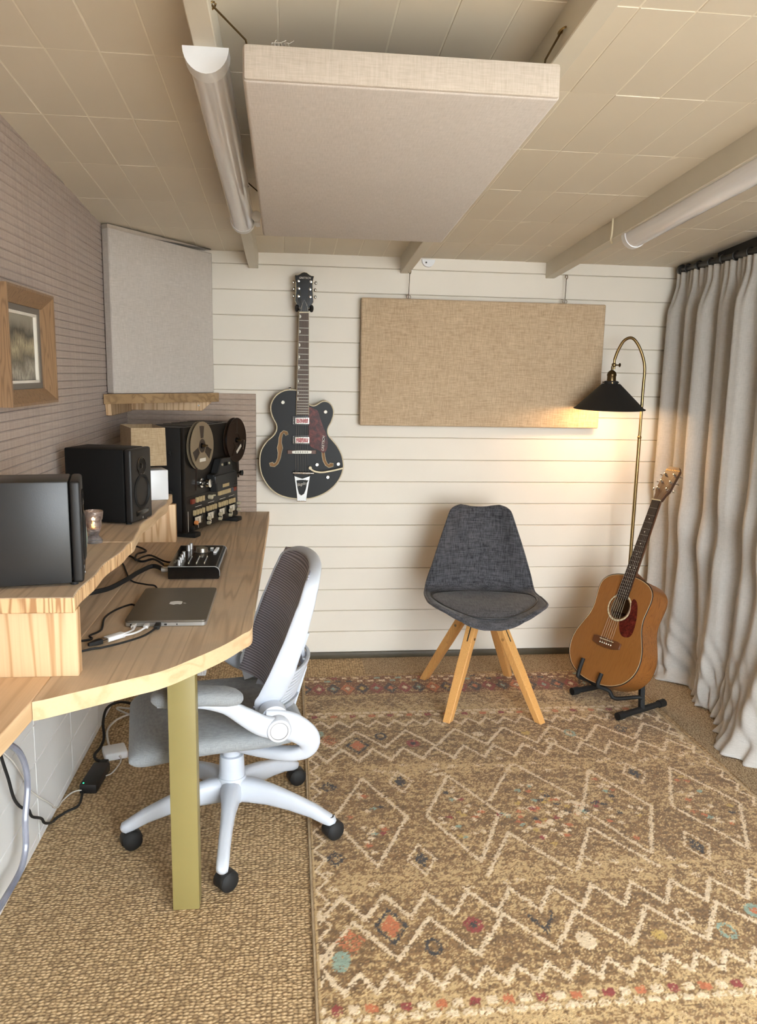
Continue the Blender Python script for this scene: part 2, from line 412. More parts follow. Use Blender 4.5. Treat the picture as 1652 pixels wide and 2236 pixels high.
# wall behind the camera with a wide glazed opening
WX0, WX1, WZ0, WZ1 = .28, 1.98, .0, 2.12
MXZ = Matrix(((1, 0, 0, 0), (0, 0, 1, YF-.1), (0, 1, 0, 0), (0, 0, 0, 1)))
struct(obj('wall_front', G().prism([(XL-.1, -.08), (XR+.1, -.08), (XR+.1, 2.5), (XL-.1, 2.5)], 0, .1, [[(WX0, WZ0), (WX1, WZ0), (WX1, WZ1), (WX0, WZ1)]], MXZ), M['wall']))
wd = struct(obj('window_1', G().prism([(WX0, WZ0), (WX1, WZ0), (WX1, WZ1), (WX0, WZ1)], .03, .08, [[(WX0+.06, WZ0+.07), (WX1-.06, WZ0+.07), (WX1-.06, WZ1-.06), (WX0+.06, WZ1-.06)]], MXZ), M['blackframe']))
g = G().span((-7, YF-9, -.12), (9, YF-.1, -.09)); struct(obj('added_ground', g, M['added_ground']))  # unseen ground, added to keep upward sky light off the ceiling
# ceiling with narrow boards, tilted down to the back wall
cg = G().span((XL-.1, -(D-YF)*1.01, -.0012), (XR+.1, .1, .08))
ceil = struct(obj('ceiling', cg, M['cglint'])); ceil.location = (0, D, ZC); ceil.rotation_euler = (-ca_, 0, 0)
CM = pm(ceil)
def tiles(xs, ys):
    for a, b in zip(xs[:-1], xs[1:]):
        for c, d in zip(ys[:-1], ys[1:]):
            key = (round(b-a, 4), round(c-d, 3))
            if key not in tiles.c: tiles.c[key] = mesh('tile', G().box((0, 0, 0), (b-a-.003, c-d-.003, .012), .001, 1), M['ceil'])
            o = inst('tile', tiles.c[key], ceil, ((a+b)/2, (c+d)/2-D, .004+random.uniform(-.0006, .0006)), (random.uniform(-.0015, .0015), random.uniform(-.003, .003), 0))
tiles.c = {}
YA = [3.945, 3.535, 3.14, 2.745, 2.35, 1.962, 1.57, 1.17]; YB = [3.945, 3.605, 3.21, 2.815, 2.42, 2.02, 1.625, 1.23]
tiles([XL, -.65, -.5325, -.415, -.2975, -.165], YA)
tiles([-.165]+[.6775-.1165*n for n in range(6, -1, -1)]+[.794, .9105, 1.027, 1.1435, 1.26], YB)
tiles([1.26+.1165*n for n in range(7)]+[XR], YB)
def beam(x0, x1):
    o = struct(obj('ceiling_beam', G().span((x0, -(D-YF), -.076), (x1, .008, .008), .002, 1), M['beam'])); o.location = (0, D, ZC); o.rotation_euler = (-ca_, 0, 0); return o
tr = struct(obj('trim_1', G().span((1.945, .7-D, -.088), (XR, 3.60-D, .004), .003), M['blackframe'])); tr.location = (0, D, ZC); tr.rotation_euler = (-ca_, 0, 0)
beam(-.187, -.142); beam(.532, .577); beam(1.251, 1.296)

# ------------------------------------------------------------------ things fixed to the ceiling
CROT = (-ca_, 0, 0)
def batten(label, xc, y0, y1):
    t = thing('batten_light', label, 'ceiling light', tuple(CM @ Vector((xc, y0-D, -.076))), CROT, 'tube lights under the ceiling beams')
    L = y1-y0
    arc = lambda r, h, n=14: [(r*math.cos(PI+PI*k/n), h*math.sin(PI+PI*k/n)) for k in range(n+1)]
    MY = Matrix(((1, 0, 0, 0), (0, 0, 1, 0), (0, 1, 0, 0), (0, 0, 0, 1)))
    obj('back_plate', G().span((-.04, .01, -.006), (.04, L-.01, .001)), M['white'], t)
    obj('diffuser', G().prism(arc(.041, .046), .03, L-.03, M=MY @ T(0, -.002, 0)), M['diff'], t)
    obj('end_cap', G().prism(arc(.0455, .051), 0, .045, M=MY), M['white'], t)
    obj('end_cap', G().prism(arc(.0455, .051), L-.03, L, M=MY), M['white'], t)
    return t
b1 = batten('long half-round white batten light on the beam beside the fabric ceiling panel', -.1635, 1.737, 3.06)
obj('cable_gland', G().lathe([(.001, 0), (.017, .001), (.017, .012), (.009, .016), (.001, .017)], 16, T(.052, 1.19, -.02) @ RX(-70)), M['white'], b1)
obj('junction_box', G().span((.045, 1.24, -.03), (.062, 1.30, .0), .003), M['white'], b1)
b2 = batten('half-round white batten light on the beam nearest the curtain', 1.304, 1.73, 3.06)
cp = [(1.247, -.93, .0), (1.247, -.93, -.03), (1.247, -.926, -.062), (1.249, -.915, -.073), (1.258, -.895, -.078), (1.266, -.882, -.082)]
cp = [tuple(CM @ Vector((x-.004, y+.10, z))) for x, y, z in cp]
tag(obj('light_cable', G().tube(spline(cp, 5), .004, 8), M['cream']), 'short bent white cable feeding the light on the beam by the curtain', 'cable')
cl = thing('ceiling_panel', 'large rectangular linen acoustic panel hung flat below the ceiling beams', 'acoustic panel', tuple(CM @ Vector((.218, 2.2175-D, -.186))), CROT)
obj('panel', G().box((0, 0, .034), (.606, 1.205, .068), .008, 3), M['linen_flat'], cl)
obj('seam_edge', G().box((0, -.6, .034), (.602, .012, .063), .005, 2), M['linen_side'], cl)
for x, y, hx in ((-.29, -.52, -.36), (-.29, .52, -.36), (.29, -.52, .31), (.29, .52, .31)):
    obj('hanging_wire', G().tube([(x, y, .066), (x*.85+hx*.15, y-.012, .104), (hx, y-.06, .140)], .0022, 6), M['bronze'], cl)
    obj('hook', G().tube([(hx+.012*math.cos(a)*.6, y-.06+.012*math.sin(a), .138+.004*math.cos(a)) for a in np.linspace(0, 5.6, 12)], .002, 6), M['brass'], cl)
fr = G()
for k in range(6):
    x = -.25+.007*k; fr.tube([(x, -.596, .066), (x+random.uniform(-.005, .012), -.598, .070+random.uniform(0, .004)), (x+random.uniform(0, .02), -.60, .071+random.uniform(0, .006))], .0006, 4)
obj('frayed_threads', fr, M['linen'], cl)
s_ = thing('motion_sensor', 'small white half-round sensor at the wall top beside the middle beam', 'sensor', (.665, D-.001, 1.995))
MW = RX(90)
obj('housing', G().prism([(.031*math.cos(PI+PI*k/20), .034*math.sin(PI+PI*k/20)) for k in range(21)], 0, .022, M=MW), M['white'], s_)
obj('lens', G().lathe([(.0042, .0215), (.0042, .0235), (.001, .0236)], 12, MW @ T(-.012, -.014, 0)), M['blackgloss'], s_)

# ------------------------------------------------------------------ corner panel and its shelf
A = V3(XL+.012, 3.505, 0); B = V3(-.372, D-.006, 0); ab = nrm(B-A); nn = V3(ab[1], -ab[0], 0); Lab = np.linalg.norm(B-A)
def corner(p, d): return A+ab*p+nn*d
ct = thing('bass_trap', 'tall linen acoustic panel standing across the wall corner on a driftwood shelf', 'acoustic panel', tuple(A+V3(0, 0, 1.348)))
def slab(g, p0, p1, d0, d1, z0, zt0, zt1, bev=.004):
    q = [corner(p0, d0), corner(p1, d0), corner(p1, d1), corner(p0, d1)]
    v = [x+V3(0, 0, z0) for x in q]+[q[0]+V3(0, 0, zt0), q[1]+V3(0, 0, zt1), q[2]+V3(0, 0, zt1), q[3]+V3(0, 0, zt0)]
    return g.add(v, [(0, 1, 2, 3), (4, 7, 6, 5), (0, 4, 5, 1), (1, 5, 6, 2), (2, 6, 7, 3), (3, 7, 4, 0)])
obj('panel', slab(G(), 0, Lab-.02, .0, .048, 1.348, 2.014, 1.984), M['linen'], ct, True, bevel=.006)
obj('top_strip', slab(G(), .002, Lab-.022, .0, .040, 2.002, 2.029, 2.0005), M['linen_side'], ct, True, bevel=.002)
cs = thing('corner_shelf', 'rough driftwood corner shelf with a wavy edge under the fabric panel', 'shelf', (XL, D, 1.30))
A2 = V3(XL+.014, 3.42, 0); B2 = V3(-.318, D-.024, 0); d2 = nrm(B2-A2); n2 = V3(d2[1], -d2[0], 0); L2 = np.linalg.norm(B2-A2)
front = []
for k in range(27):
    u = k/26; w = .006*math.sin(u*17)+.004*math.sin(u*41+1)-(.008 if k == 26 else .003 if k == 25 else 0)
    q = (A2+d2*(L2*u)+n2*w)[:2]; front.append((max(q[0], XL+.0125), min(q[1], D-.0195)))
out = [tuple(p) for p in front[:-1]]+[(front[-1][0], D-.0195), (XL+.0125, D-.0195)]
obj('shelf_board', G().prism(out, 1.306, 1.347), M['drift'], cs, True, bevel=.005)
g = G().add([(XL+.0115, 3.46, 1.306), (XL+.0115, D-.024, 1.306), (XL+.0115, D-.024, 1.256), (XL+.0115, 3.475, 1.256), (XL+.035, 3.46, 1.306), (XL+.035, D-.024, 1.306), (XL+.035, D-.024, 1.256), (XL+.035, 3.475, 1.256)],
    [(0, 1, 2, 3), (7, 6, 5, 4), (0, 4, 5, 1), (1, 5, 6, 2), (2, 6, 7, 3), (3, 7, 4, 0)])
obj('bracket', g, M['end'], cs, True, bevel=.002)
b = D-.0225
g = G().add([(XL+.036, b, 1.306), (-.362, b, 1.306), (-.41, b, 1.262), (XL+.036, b, 1.262), (XL+.036, b-.022, 1.306), (-.362, b-.022, 1.306), (-.41, b-.022, 1.262), (XL+.036, b-.022, 1.262)],
    [(0, 1, 2, 3), (7, 6, 5, 4), (0, 4, 5, 1), (1, 5, 6, 2), (2, 6, 7, 3), (3, 7, 4, 0)])
bk = obj('bracket', g, M['end'], cs, True, bevel=.002)
obj('screw', G().lathe([(.001, 0), (.004, .0), (.004, .002), (.001, .0025)], 10, T(-.425, b-.0215, 1.287) @ RX(90)), M['silver'], bk, True)

# ------------------------------------------------------------------ framed painting on the ribbed wall
pf = thing('framed_painting', 'deep oak frame holding a winter landscape painting on the ribbed wall', 'painting', (XL+.012, 2.36, 1.5))
y0, y1, z0, z1 = 2.15-2.36, 2.562-2.36, 1.347-1.5, 1.66-1.5; w = .042
def bar(P):   # outer rim, front edge, inner edge, back
    g = G()
    (a, b), (c, d) = P
    prof = lambda o, i: [(0, o[0], o[1]), (.060, o[0], o[1]), (.060, o[0]+(i[0]-o[0])*.16, o[1]+(i[1]-o[1])*.16), (.034, i[0], i[1]), (0, i[0], i[1])]
    return g.rings([prof(a, b), prof(c, d)])
oc = [(y0, z0), (y1, z0), (y1, z1), (y0, z1)]; ic = [(y0+w, z0+w), (y1-w, z0+w), (y1-w, z1-w), (y0+w, z1-w)]
for k in range(4): obj('frame_bar', bar(((oc[k], ic[k]), (oc[(k+1) % 4], ic[(k+1) % 4]))), M['oak'], pf, smooth=None)
def ring_frame(x0, x1, e0, e1):
    g = G()
    o = [(y0+e0, z0+e0), (y1-e0, z0+e0), (y1-e0, z1-e0), (y0+e0, z1-e0)]; i = [(y0+e1, z0+e1), (y1-e1, z0+e1), (y1-e1, z1-e1), (y0+e1, z1-e1)]
    MX = Matrix(((0, 0, 1, 0), (1, 0, 0, 0), (0, 1, 0, 0), (0, 0, 0, 1)))
    return g.prism(o, x0, x1, [i], MX)
obj('grey_slip', ring_frame(.012, .028, w-.004, w+.016), M['slate'], pf)
obj('white_slip', ring_frame(.010, .024, w+.014, w+.024), M['canvasw'], pf)
obj('canvas', G().span((.008, y0+w, z0+w), (.016, y1-w, z1-w)), M['painting'], pf)

# ------------------------------------------------------------------ desk
def sides(o, mat):
    o.data.materials.append(mat)
    for p in o.data.polygons:
        if abs(p.normal.z) < .5: p.material_index = 1
    return o
dk = thing('desk', 'scaffold-board desk with a curved front corner along the felt wall', 'desk', (-.43, 2.8, 0))
px = [(549.9, 1371), (528.6, 1385.6), (493.7, 1406), (455, 1424.3), (416, 1440.8), (377.5, 1457), (338.7, 1469.8), (300, 1479), (180, 1508), (75, 1533)]
fr = [tuple(at(*p, z=ZT)[:2]) for p in px]; fr = [(-.0945, D-.004), (-.096, 3.3), (-.099, 2.7), (-.102, 2.25)]+fr
fr = [tuple(p[:2]) for p in spline([V3(x, y, 0) for x, y in fr], 4)]
fr[-1] = (-.527, fr[-1][1])
sides(obj('worktop_board', G().prism(fr+[(-.527, D-.004)], ZT-.042, ZT), M['desk'], dk, True, bevel=.003), M['edge'])
sides(obj('worktop_board', G().span((XL+.012, 1.772, ZT-.042), (-.5285, D-.004, ZT)), M['desk'], dk, True, bevel=.002), M['edge'])
sides(obj('worktop_board', G().prism([(XL+.012, .75), (-.552, .75), (-.542, 1.40), (-.534, 1.52), (-.5285, 1.628), (-.5285, 1.771), (XL+.012, 1.771)], ZT-.042, ZT), M['desk_pale'], dk, True, bevel=.003), M['edge'])
obj('leg', G().span((-.312, 2.004, 0), (-.241, 2.062, ZT-.042), .002), M['olive'], dk, True)
obj('leg', G().span((-.655, .80, 0), (-.585, .86, ZT-.042), .002), M['olive'], dk, True)
rs = thing('desk_riser', 'pine monitor shelf with a wavy edge raised on the desk', 'desk shelf', (-.6, 2.5, ZT))
def wavy(ya, yb, n):
    o = []
    for k in range(n+1):
        y = ya+(yb-ya)*k/n
        o.append((-.463+.006*math.sin(y*9)+.004*math.sin(y*23+1)+(.012*math.exp(-((y-2.36)/.06)**2)), y))
    return o
ZR = .957
sides(obj('shelf_board', G().prism([(XL+.012, 1.746)]+wavy(1.746, 2.329, 22)+[(XL+.012, 2.329)], ZR-.036, ZR), M['desk'], rs, True, bevel=.004), M['endgrain'])
sides(obj('shelf_board', G().prism([(XL+.012, 2.3305)]+wavy(2.3305, 3.262, 30)+[(XL+.012, 3.262)], ZR-.036, ZR), M['desk'], rs, True, bevel=.004), M['edge'])
obj('support', G().span((XL+.012, 1.768, ZT), (-.468, 1.803, ZR-.036), .002), M['end'], rs, True)
obj('support', G().span((XL+.012, 3.212, ZT), (-.449, 3.246, ZR-.036), .002), M['end'], rs, True)

# ------------------------------------------------------------------ studio monitors
def monitor(label, loc, rz, case):
    t = thing('studio_monitor', label, 'loudspeaker', loc, (0, 0, math.radians(rz)), 'studio monitors on the desk shelf')
    w, d, h = .145, .225, .236; f = .006
    obj('cabinet', G().box((0, d/2+.012, f+h/2), (w, d-.024, h), .004, 2), M[case], t)
    bf = G().box((0, .010, f+h/2), (w, .024, h), .007, 3)
    ba = obj('baffle', bf, M['black'], t)
    Mf = T(0, -.001, 0) @ RX(90)
    tw = obj('tweeter', G().lathe([(.03, .001), (.031, .003), (.028, .0035), (.016, -.004), (.012, -.004), (.0115, .0), (.006, .0042), (.001, .005)], 24, T(0, 0, f+.178) @ Mf), M['blackgloss'], t)
    wo = obj('woofer', G().lathe([(.0555, .0005), (.0565, .003), (.053, .005), (.0495, .006), (.046, .003), (.0435, -.003), (.02, -.012), (.019, -.0115), (.01, -.006), (.001, -.004)], 32, T(0, 0, f+.095) @ Mf), M['blackmat'], t)
    obj('port', G().box((0, -.0005, f+.026), (.088, .006, .018), .002), M['blackgloss'], t)
    text('badge', 'u', .014, M['silver'], t, T(.0, -.0026, f+.0095) @ RX(90), ext=.0006)
    for x in (-.055, .055):
        for y in (.02, d-.03): obj('foot', G().lathe([(.009, 0), (.009, .0065)], 12, T(x, y, 0)), M['blackmat'], t)
    return t
monitor('black studio monitor with its woofer showing, beside the hessian lampshade', (-.478, 2.655, ZR), 74.4, 'jet')
monitor('studio monitor at the open end of the desk shelf, seen from its flat side', (-.485, 1.921, ZR), 102.1, 'greyblack')

# ------------------------------------------------------------------ tape machine
td = thing('tape_recorder', 'black reel-to-reel tape recorder standing on the desk', 'tape recorder', (-.3255, 3.508, ZT), (0, 0, math.radians(68.2)))
w, h, d = .488, .436, .20; fz = .020
obj('case', G().box((0, d/2+.012, fz+h/2), (w-.012, d-.02, h-.004), .006), M['black'], td)
obj('front_panel', G().box((0, .010, fz+h/2), (w, .018, h), .003), M['deckface'], td)
for x in (-.2, .2): obj('foot', G().box((x, .03, .010), (.05, .12, .0205), .006), M['blackmat'], td)
for x in (-.14, -.07, 0, .07, .14): obj('vent_ridge', G().box((x, .11, fz+h-.002), (.045, .15, .006), .001), M['black'], td)
for y, z in ((.07, .33), (.07, .17), (.07, .06)): obj('side_bolt', G().lathe([(.001, .0), (.010, .0), (.009, .006), (.004, .007), (.001, .004)], 14, T(-w/2+.006, y, fz+z) @ RY(-90)), M['blackmat'], td)
def fp_(u, v, dd=0): return ((u-.5)*w, -dd, fz+v*h)
def onf(u, v, dd=0): return T(*fp_(u, v, dd)) @ RX(90)
def reel(u, v, mat, ang):
    R = .100
    win = []
    for k in range(3):
        a = math.radians(ang+120*k); pts = []
        for s, r in ((-.42, .034), (-.27, .086), (.27, .086), (.42, .034)):
            pts.append((r*math.cos(a+s), r*math.sin(a+s)))
        win.append(pts)
    hubh = [(.029*math.cos(2*PI*k/24), .029*math.sin(2*PI*k/24)) for k in range(24)]
    circ = [(R*math.cos(2*PI*k/48), R*math.sin(2*PI*k/48)) for k in range(48)]
    r = obj('reel', G().prism(circ, .020, .0225, win+[hubh], onf(u, v)).prism(circ, .004, .006, [hubh], onf(u, v)), mat, td)
    obj('tape_pack', G().lathe([(.036, .006), (.082, .006), (.082, .020), (.036, .020)], 32, onf(u, v)), M['tape'], r)
    obj('hub', G().lathe([(.029, .004), (.029, .016), (.012, .017), (.011, .026), (.001, .026)], 24, onf(u, v)), M['blackgloss'], r)
    obj('hub_lock', G().box(fp_(u, v, .034), (.026, .018, .007), .002).cyl(fp_(u, v, .0), fp_(u, v, .04), .006), M['bronze'], r)
    return r
r1 = reel(.22, .815, M['reel'], 90)
obj('paper_label', G().box(fp_(.22, .815-.135, .0232), (.05, .0015, .014)), M['print'], r1)
r2 = reel(.893, .815, M['tape'], 100)
obj('paper_label', G().box((0, 0, 0), (.055, .0015, .013), M=T(*fp_(.93, .72, .0235)) @ RY(-32)), M['print'], r2)
obj('tape', G().box((0, 0, 0), (.002, .008, .13), M=T(*fp_(.145, .545, .012)) @ RY(7)), M['tape'], td)
obj('tape', G().box((0, 0, 0), (.002, .008, .12), M=T(*fp_(.957, .55, .012)) @ RY(-3)), M['tape'], td)
hc = [(-.082, -.065), (.075, -.065), (.098, -.02), (.10, .012), (.075, .016), (.055, .075), (-.04, .075), (-.075, .016), (-.11, .012), (-.108, -.022), (-.085, -.028)]
obj('head_cover', G().prism(hc, 0, .035, M=onf(.60, .485)), M['greyblack'], td, bevel=.004)
obj('head_cover_lip', G().prism([(-.112, -.022), (.1, -.022), (.1, .008), (-.112, .008)], .033, .043, M=onf(.60, .485)), M['greyblack'], td, bevel=.003)
obj('badge', G().box(fp_(.60, .385, .036), (.06, .003, .014)), M['cream_key'], td)
obj('window', G().box(fp_(.60, .60, .0355), (.032, .003, .016)), M['blackgloss'], td)
for u in (.53, .67): obj('screw', G().cyl(fp_(u, .60, .0), fp_(u, .60, .039), .005), M['dullknob'], td)
obj('roller', G().lathe([(.02, .0), (.02, .008), (.013, .009), (.013, .03), (.017, .031), (.017, .046), (.001, .047)], 24, onf(.26, .45)), M['chrome'], td)
obj('guide', G().cyl(fp_(.185, .45), fp_(.185, .45, .03), .005), M['chrome'], td)
obj('roller', G().lathe([(.009, .0), (.009, .016), (.006, .017), (.006, .026), (.013, .027), (.013, .036), (.001, .037)], 20, onf(.945, .465)), M['chrome'], td)
def key(u, v, kw, kh, mat, n='key'): obj(n, G().box(fp_(u, v, .004), (kw, .010, kh), .0015), mat, td)
key(.105, .293, .028, .020, M['rust_key'])
for u in (.18, .237, .29): key(u, .297, .014, .022, M['cream_key'])
obj('selector_knob', G().lathe([(.010, 0), (.010, .016), (.008, .018), (.001, .018)], 16, onf(.41, .29)), M['dullknob'], td)
obj('lever', G().box(fp_(.48, .295, .006), (.016, .014, .006), .002), M['dullknob'], td)
for k in range(4): key(.61+.06*k, .297, .0285, .020, M['cream_key'])
key(.853, .297, .022, .018, M['slate_key']); key(.912, .297, .026, .018, M['rust_key'])
for grp in ((.13, .185, .237, .295), (.37, .42, .47, .52), (.60, .648, .695, .742), (.81, .857, .903)):
    for u in grp: key(u, .178, .0125, .022, M['cream_key'], 'switch')
    um = sum(grp)/len(grp); obj('printed_line', G().box(fp_(um, .232, .0013), (.056, .001, .0018)), M['print'], td)
obj('divider', G().box(fp_(.5, .345, .0012), (w*.97, .001, .0022)), M['blackmat'], td)
obj('printed_line', G().box(fp_(.03, .11, .0013), (.002, .001, .085)), M['print'], td)
for k, u in enumerate((.19, .425, .645, .855)):
    mt = obj('meter', G().box(fp_(u, .10, .003), (.072, .008, .036), .002), M['blackgloss'], td)
    obj('dial', G().box(fp_(u-.012, .102, .0065), (.05, .002, .028)), M['meter'], mt)
    obj('needle', G().box((0, 0, 0), (.001, .002, .02), M=T(*fp_(u-.01, .10, .0078)) @ RY(-20)), M['blackmat'], mt)
    obj('level_knob', G().lathe([(.009, 0), (.009, .012), (.001, .013)], 16, onf(u-.062, .085, .006)), M['orange'] if k == 0 else M['dullknob'], td)
    obj('trim_knob', G().lathe([(.0075, 0), (.007, .012), (.001, .013)], 14, onf(u-.045 if k else .09, .035)), M['dullknob'] if k else M['blackmat'], td)
    text('numeral', str(k+1), .022, M['print'], td, T(*fp_(u+.015, .035, .0012)) @ RX(90))
for v in (.13, .065): obj('side_knob', G().lathe([(.008, 0), (.007, .016), (.001, .017)], 14, onf(.985, v)), M['dullknob'], td)

# ------------------------------------------------------------------ table lamp, candle, vase
tl = thing('table_lamp', 'hessian table lamp on a white cube base behind the black monitor', 'table lamp', (-.555, 3.135, ZR), (0, 0, math.radians(21)))
obj('base', G().box((.03, .0, .058), (.105, .105, .116), .004), M['white'], tl)
obj('stem', G().cyl((.02, 0, .11), (.01, 0, .2), .008), M['brass'], tl)
def tri(hw, hd, z): return [(-hw, -hd, z), (hw, -hd, z), (hw, hd, z), (-hw, hd, z)]
so = [tri(.064, .115, .140), tri(.062, .112, .281)]; si = [tri(.060, .108, .281), tri(.062, .111, .140)]
obj('shade', G().rings([so[0], so[1], si[0], si[1]], loop=True), M['shade'], tl, smooth=None)
cg_ = thing('candle_glass', 'cut-glass votive goblet with a lit candle on the desk shelf', 'candle holder', (-.556, 2.325, ZR))
pr = [(.024, 0), (.025, .006), (.013, .022), (.017, .03), (.022, .045), (.0235, .062), (.0225, .065), (.026, .068), (.0285, .088), (.0285, .092), (.0265, .092), (.024, .070), (.021, .062), (.0195, .047), (.015, .034), (.001, .032)]
obj('bowl', G().lathe(pr, 24), M['glass'], cg_)
obj('candle', G().lathe([(.001, .034), (.0145, .035), (.016, .041), (.001, .042)], 16), M['wax'], cg_)
obj('flame', G().lathe([(.001, .042), (.0036, .047), (.0026, .053), (.0004, .060)], 10), M['flame'], cg_)
pl = bpy.data.lights.new('candle_light', 'POINT'); pl.energy = .03; pl.color = (1, .6, .25); pl.shadow_soft_size = .004
lo = link(bpy.data.objects.new('candle_light', pl), cg_); lo.location = (0, 0, .066)
tag(obj('vase', G().lathe([(.022, 0), (.033, .004), (.036, .03), (.034, .06), (.027, .075), (.024, .075), (.03, .058), (.031, .03), (.02, .006), (.001, .006)], 28, T(-.588, 2.235, ZR)), M['sage'], loc=(-.588, 2.235, ZR)), 'sage green pot on the desk shelf between monitor and candle', 'pot')

# ------------------------------------------------------------------ audio interface and laptop
ai = thing('audio_interface', 'black desktop audio interface with knobs on the desk', 'audio interface', (-.31, 2.775, ZT))
hx, hy, hz = .084, .163, .046
prof = [(-hx, .004), (hx-.004, .004), (hx, .014)]+[(hx-.018+.018*math.cos(a), hz-.018+.018*math.sin(a)) for a in np.linspace(0, PI/2, 8)]+[(-hx, hz)]
MYZ = Matrix(((1, 0, 0, 0), (0, 0, -1, 0), (0, 1, 0, 0), (0, 0, 0, 1)))
obj('body', G().prism(prof, -hy, hy, M=MYZ), M['blackgloss'], ai)
shell = prof[2:]; inn = [(x-.0016 if x > 0 else x, z-.0018) for x, z in shell][::-1]
for s in (-1, 1): obj('silver_trim', G().prism([(x*1.003, z*1.004) for x, z in shell]+inn, s*hy-.0012, s*hy+.0012, M=MYZ), M['silver'], ai)
def knob(x, y, r, hh, mat=M['silver'], n='knob'):
    obj(n, G().lathe([(r*1.05, 0), (r, .002), (r*.95, hh-.001), (r*.8, hh), (.001, hh)], 16, T(x, y, hz)), mat, ai)
for k in range(4): knob(-.050, -.145+.042*k, .0065, .019)
knob(-.045, .075, .007, .022); knob(-.040, .105, .007, .022)
knob(.004, .055, .021, .016, M['alu'], 'volume_knob')
obj('dial_ring', G().lathe([(.029, 0), (.029, .001), (.024, .0012)], 28, T(.004, .055, hz)), M['greyblack'], ai)
for x, y in ((.035, .10), (.055, .10), (.053, .08), (.052, .06), (.051, .04)): obj('button', G().box((x, y, hz+.003), (.011, .013, .006), .001), M['white'], ai)
for x in (-.022, .004, .030):
    for k in range(5): obj('indicator', G().box((x, -.115+.023*k, hz+.0015), (.0028, .006 if k else .016, .003)), M['meter'] if k % 4 == 0 else M['silver'], ai)
text('logo', 'audient', .017, M['alu'], ai, T(-.070, -.09, hz+.0003) @ RZ(90))
for x in (-.06, .06):
    for y in (-.13, .13): obj('foot', G().lathe([(.008, 0), (.008, .0045)], 12, T(x, y, 0)), M['blackmat'], ai)
lp = thing('laptop', 'closed silver laptop with a pale apple logo on the desk', 'laptop', (-.329, 2.283, ZT))
def rr(w_, h_, r, n=6):
    o = []
    for cx, cy, a0 in ((w_-r, h_-r, 0), (-w_+r, h_-r, 90), (-w_+r, -h_+r, 180), (w_-r, -h_+r, 270)):
        for k in range(n+1): a = math.radians(a0+90*k/n); o.append((cx+r*math.cos(a), cy+r*math.sin(a)))
    return o
LW, LH = .1075, .166
obj('base', G().prism(rr(LW, LH, .012), .002, .0118), M['silver'], lp, bevel=.001)
obj('lid', G().prism(rr(LW, LH, .012), .0126, .0182), M['alud'], lp, bevel=.0012)
ap = [(0, .034), (.012, .037), (.024, .034), (.031, .026), (.0265, .020), (.0245, .010), (.027, .000), (.034, -.006), (.029, -.019), (.019, -.033), (.011, -.035), (0, -.031), (-.011, -.035), (-.020, -.032), (-.031, -.014), (-.035, .004), (-.032, .022), (-.024, .033), (-.012, .037)]
lf = [(.001, .042), (.003, .052), (.013, .060), (.014, .058), (.011, .047)]
MA = RZ(-90) @ Matrix.Scale(.5, 4)
apx = [p[:2] for p in spline([V3(x, y, 0) for x, y in ap], 4, True)]
obj('apple_logo', G().prism([tuple(MA @ Vector((x, y, 0)))[:2] for x, y in apx], .0180, .0186, M=T(.005, .0, 0)).prism([tuple(MA @ Vector((x, y, 0)))[:2] for x, y in spline([V3(a, b, 0) for a, b in lf], 3, True) for x, y in [(x_, y_) for x_, y_ in [(0, 0)]]] if False else [tuple(MA @ Vector((p[0], p[1], 0)))[:2] for p in spline([V3(a, b, 0) for a, b in lf], 3, True)], .0180, .0186, M=T(.005, 0, 0)), M['white'], lp)
for x, w_ in ((-.085, .016), (-.05, .013), (-.018, .010), (.0, .007), (.03, .003)): obj('port', G().box((x, -LH, .0068), (w_, .002, .0042), .0004), M['blackmat'], lp)
for x in (-.09, .09):
    for y in (-.14, .14): obj('foot', G().lathe([(.007, 0), (.007, .0025)], 12, T(x, y, 0)), M['blackmat'], lp)

# ------------------------------------------------------------------ electric guitar on the wall
YE = D-.088
cE = at(658, 1000, y=YE)
eg = thing('electric_guitar', 'black hollow-body electric guitar hanging on the white board wall', 'guitar', tuple(cE), (PI/2, 0, 0))
def e2(px, py): p = at(px, py, y=YE); return (p[0]-cE[0], p[2]-cE[2])
def b2(x, y): return e2(560+x/8.26, 840+y/8.26)
def h2(x, y): return e2(620+x/7.986, 580+y/7.986)
def cv(pts, n=4, closed=True): return [tuple(p[:2]) for p in spline([V3(x, y, 0) for x, y in pts], n, closed)]
def circ(c, r, n=20): return [(c[0]+r*math.cos(2*PI*k/n), c[1]+r*math.sin(2*PI*k/n)) for k in range(n)]
def stroke(pts, ws):
    P = [V3(*p, 0) for p in pts]; a = []; b = []
    for i in range(len(P)):
        t = nrm(P[min(i+1, len(P)-1)]-P[max(i-1, 0)]); nl = V3(-t[1], t[0], 0); a.append(P[i]+nl*ws[i]/2); b.append(P[i]-nl*ws[i]/2)
    return [tuple(p[:2]) for p in a+b[::-1]]
ol = [(725, 102), (600, 92), (480, 115), (370, 180), (290, 280), (255, 390), (262, 500), (300, 610), (350, 700), (365, 780), (345, 860), (290, 930), (200, 1010), (130, 1100), (80, 1200), (58, 1330), (62, 1470), (90, 1610), (150, 1740), (240, 1860), (360, 1960), (500, 2020), (640, 2050), (800, 2060), (960, 2050), (1100, 2015), (1240, 1950), (1360, 1860), (1450, 1760), (1520, 1640), (1562, 1500), (1555, 1370), (1520, 1240), (1450, 1110), (1370, 1010), (1300, 925), (1278, 850), (1290, 770), (1340, 680), (1380, 560), (1385, 470), (1355, 380), (1300, 320), (1230, 298), (1160, 315), (1090, 360), (1020, 385), (960, 365), (930, 330), (930, 200), (727, 200)]
outline = cv([b2(*p) for p in ol[:-2]], 3, False)+[b2(*p) for p in ol[-2:]]
px1 = 1/8.26*(YE/FPX)*1.02
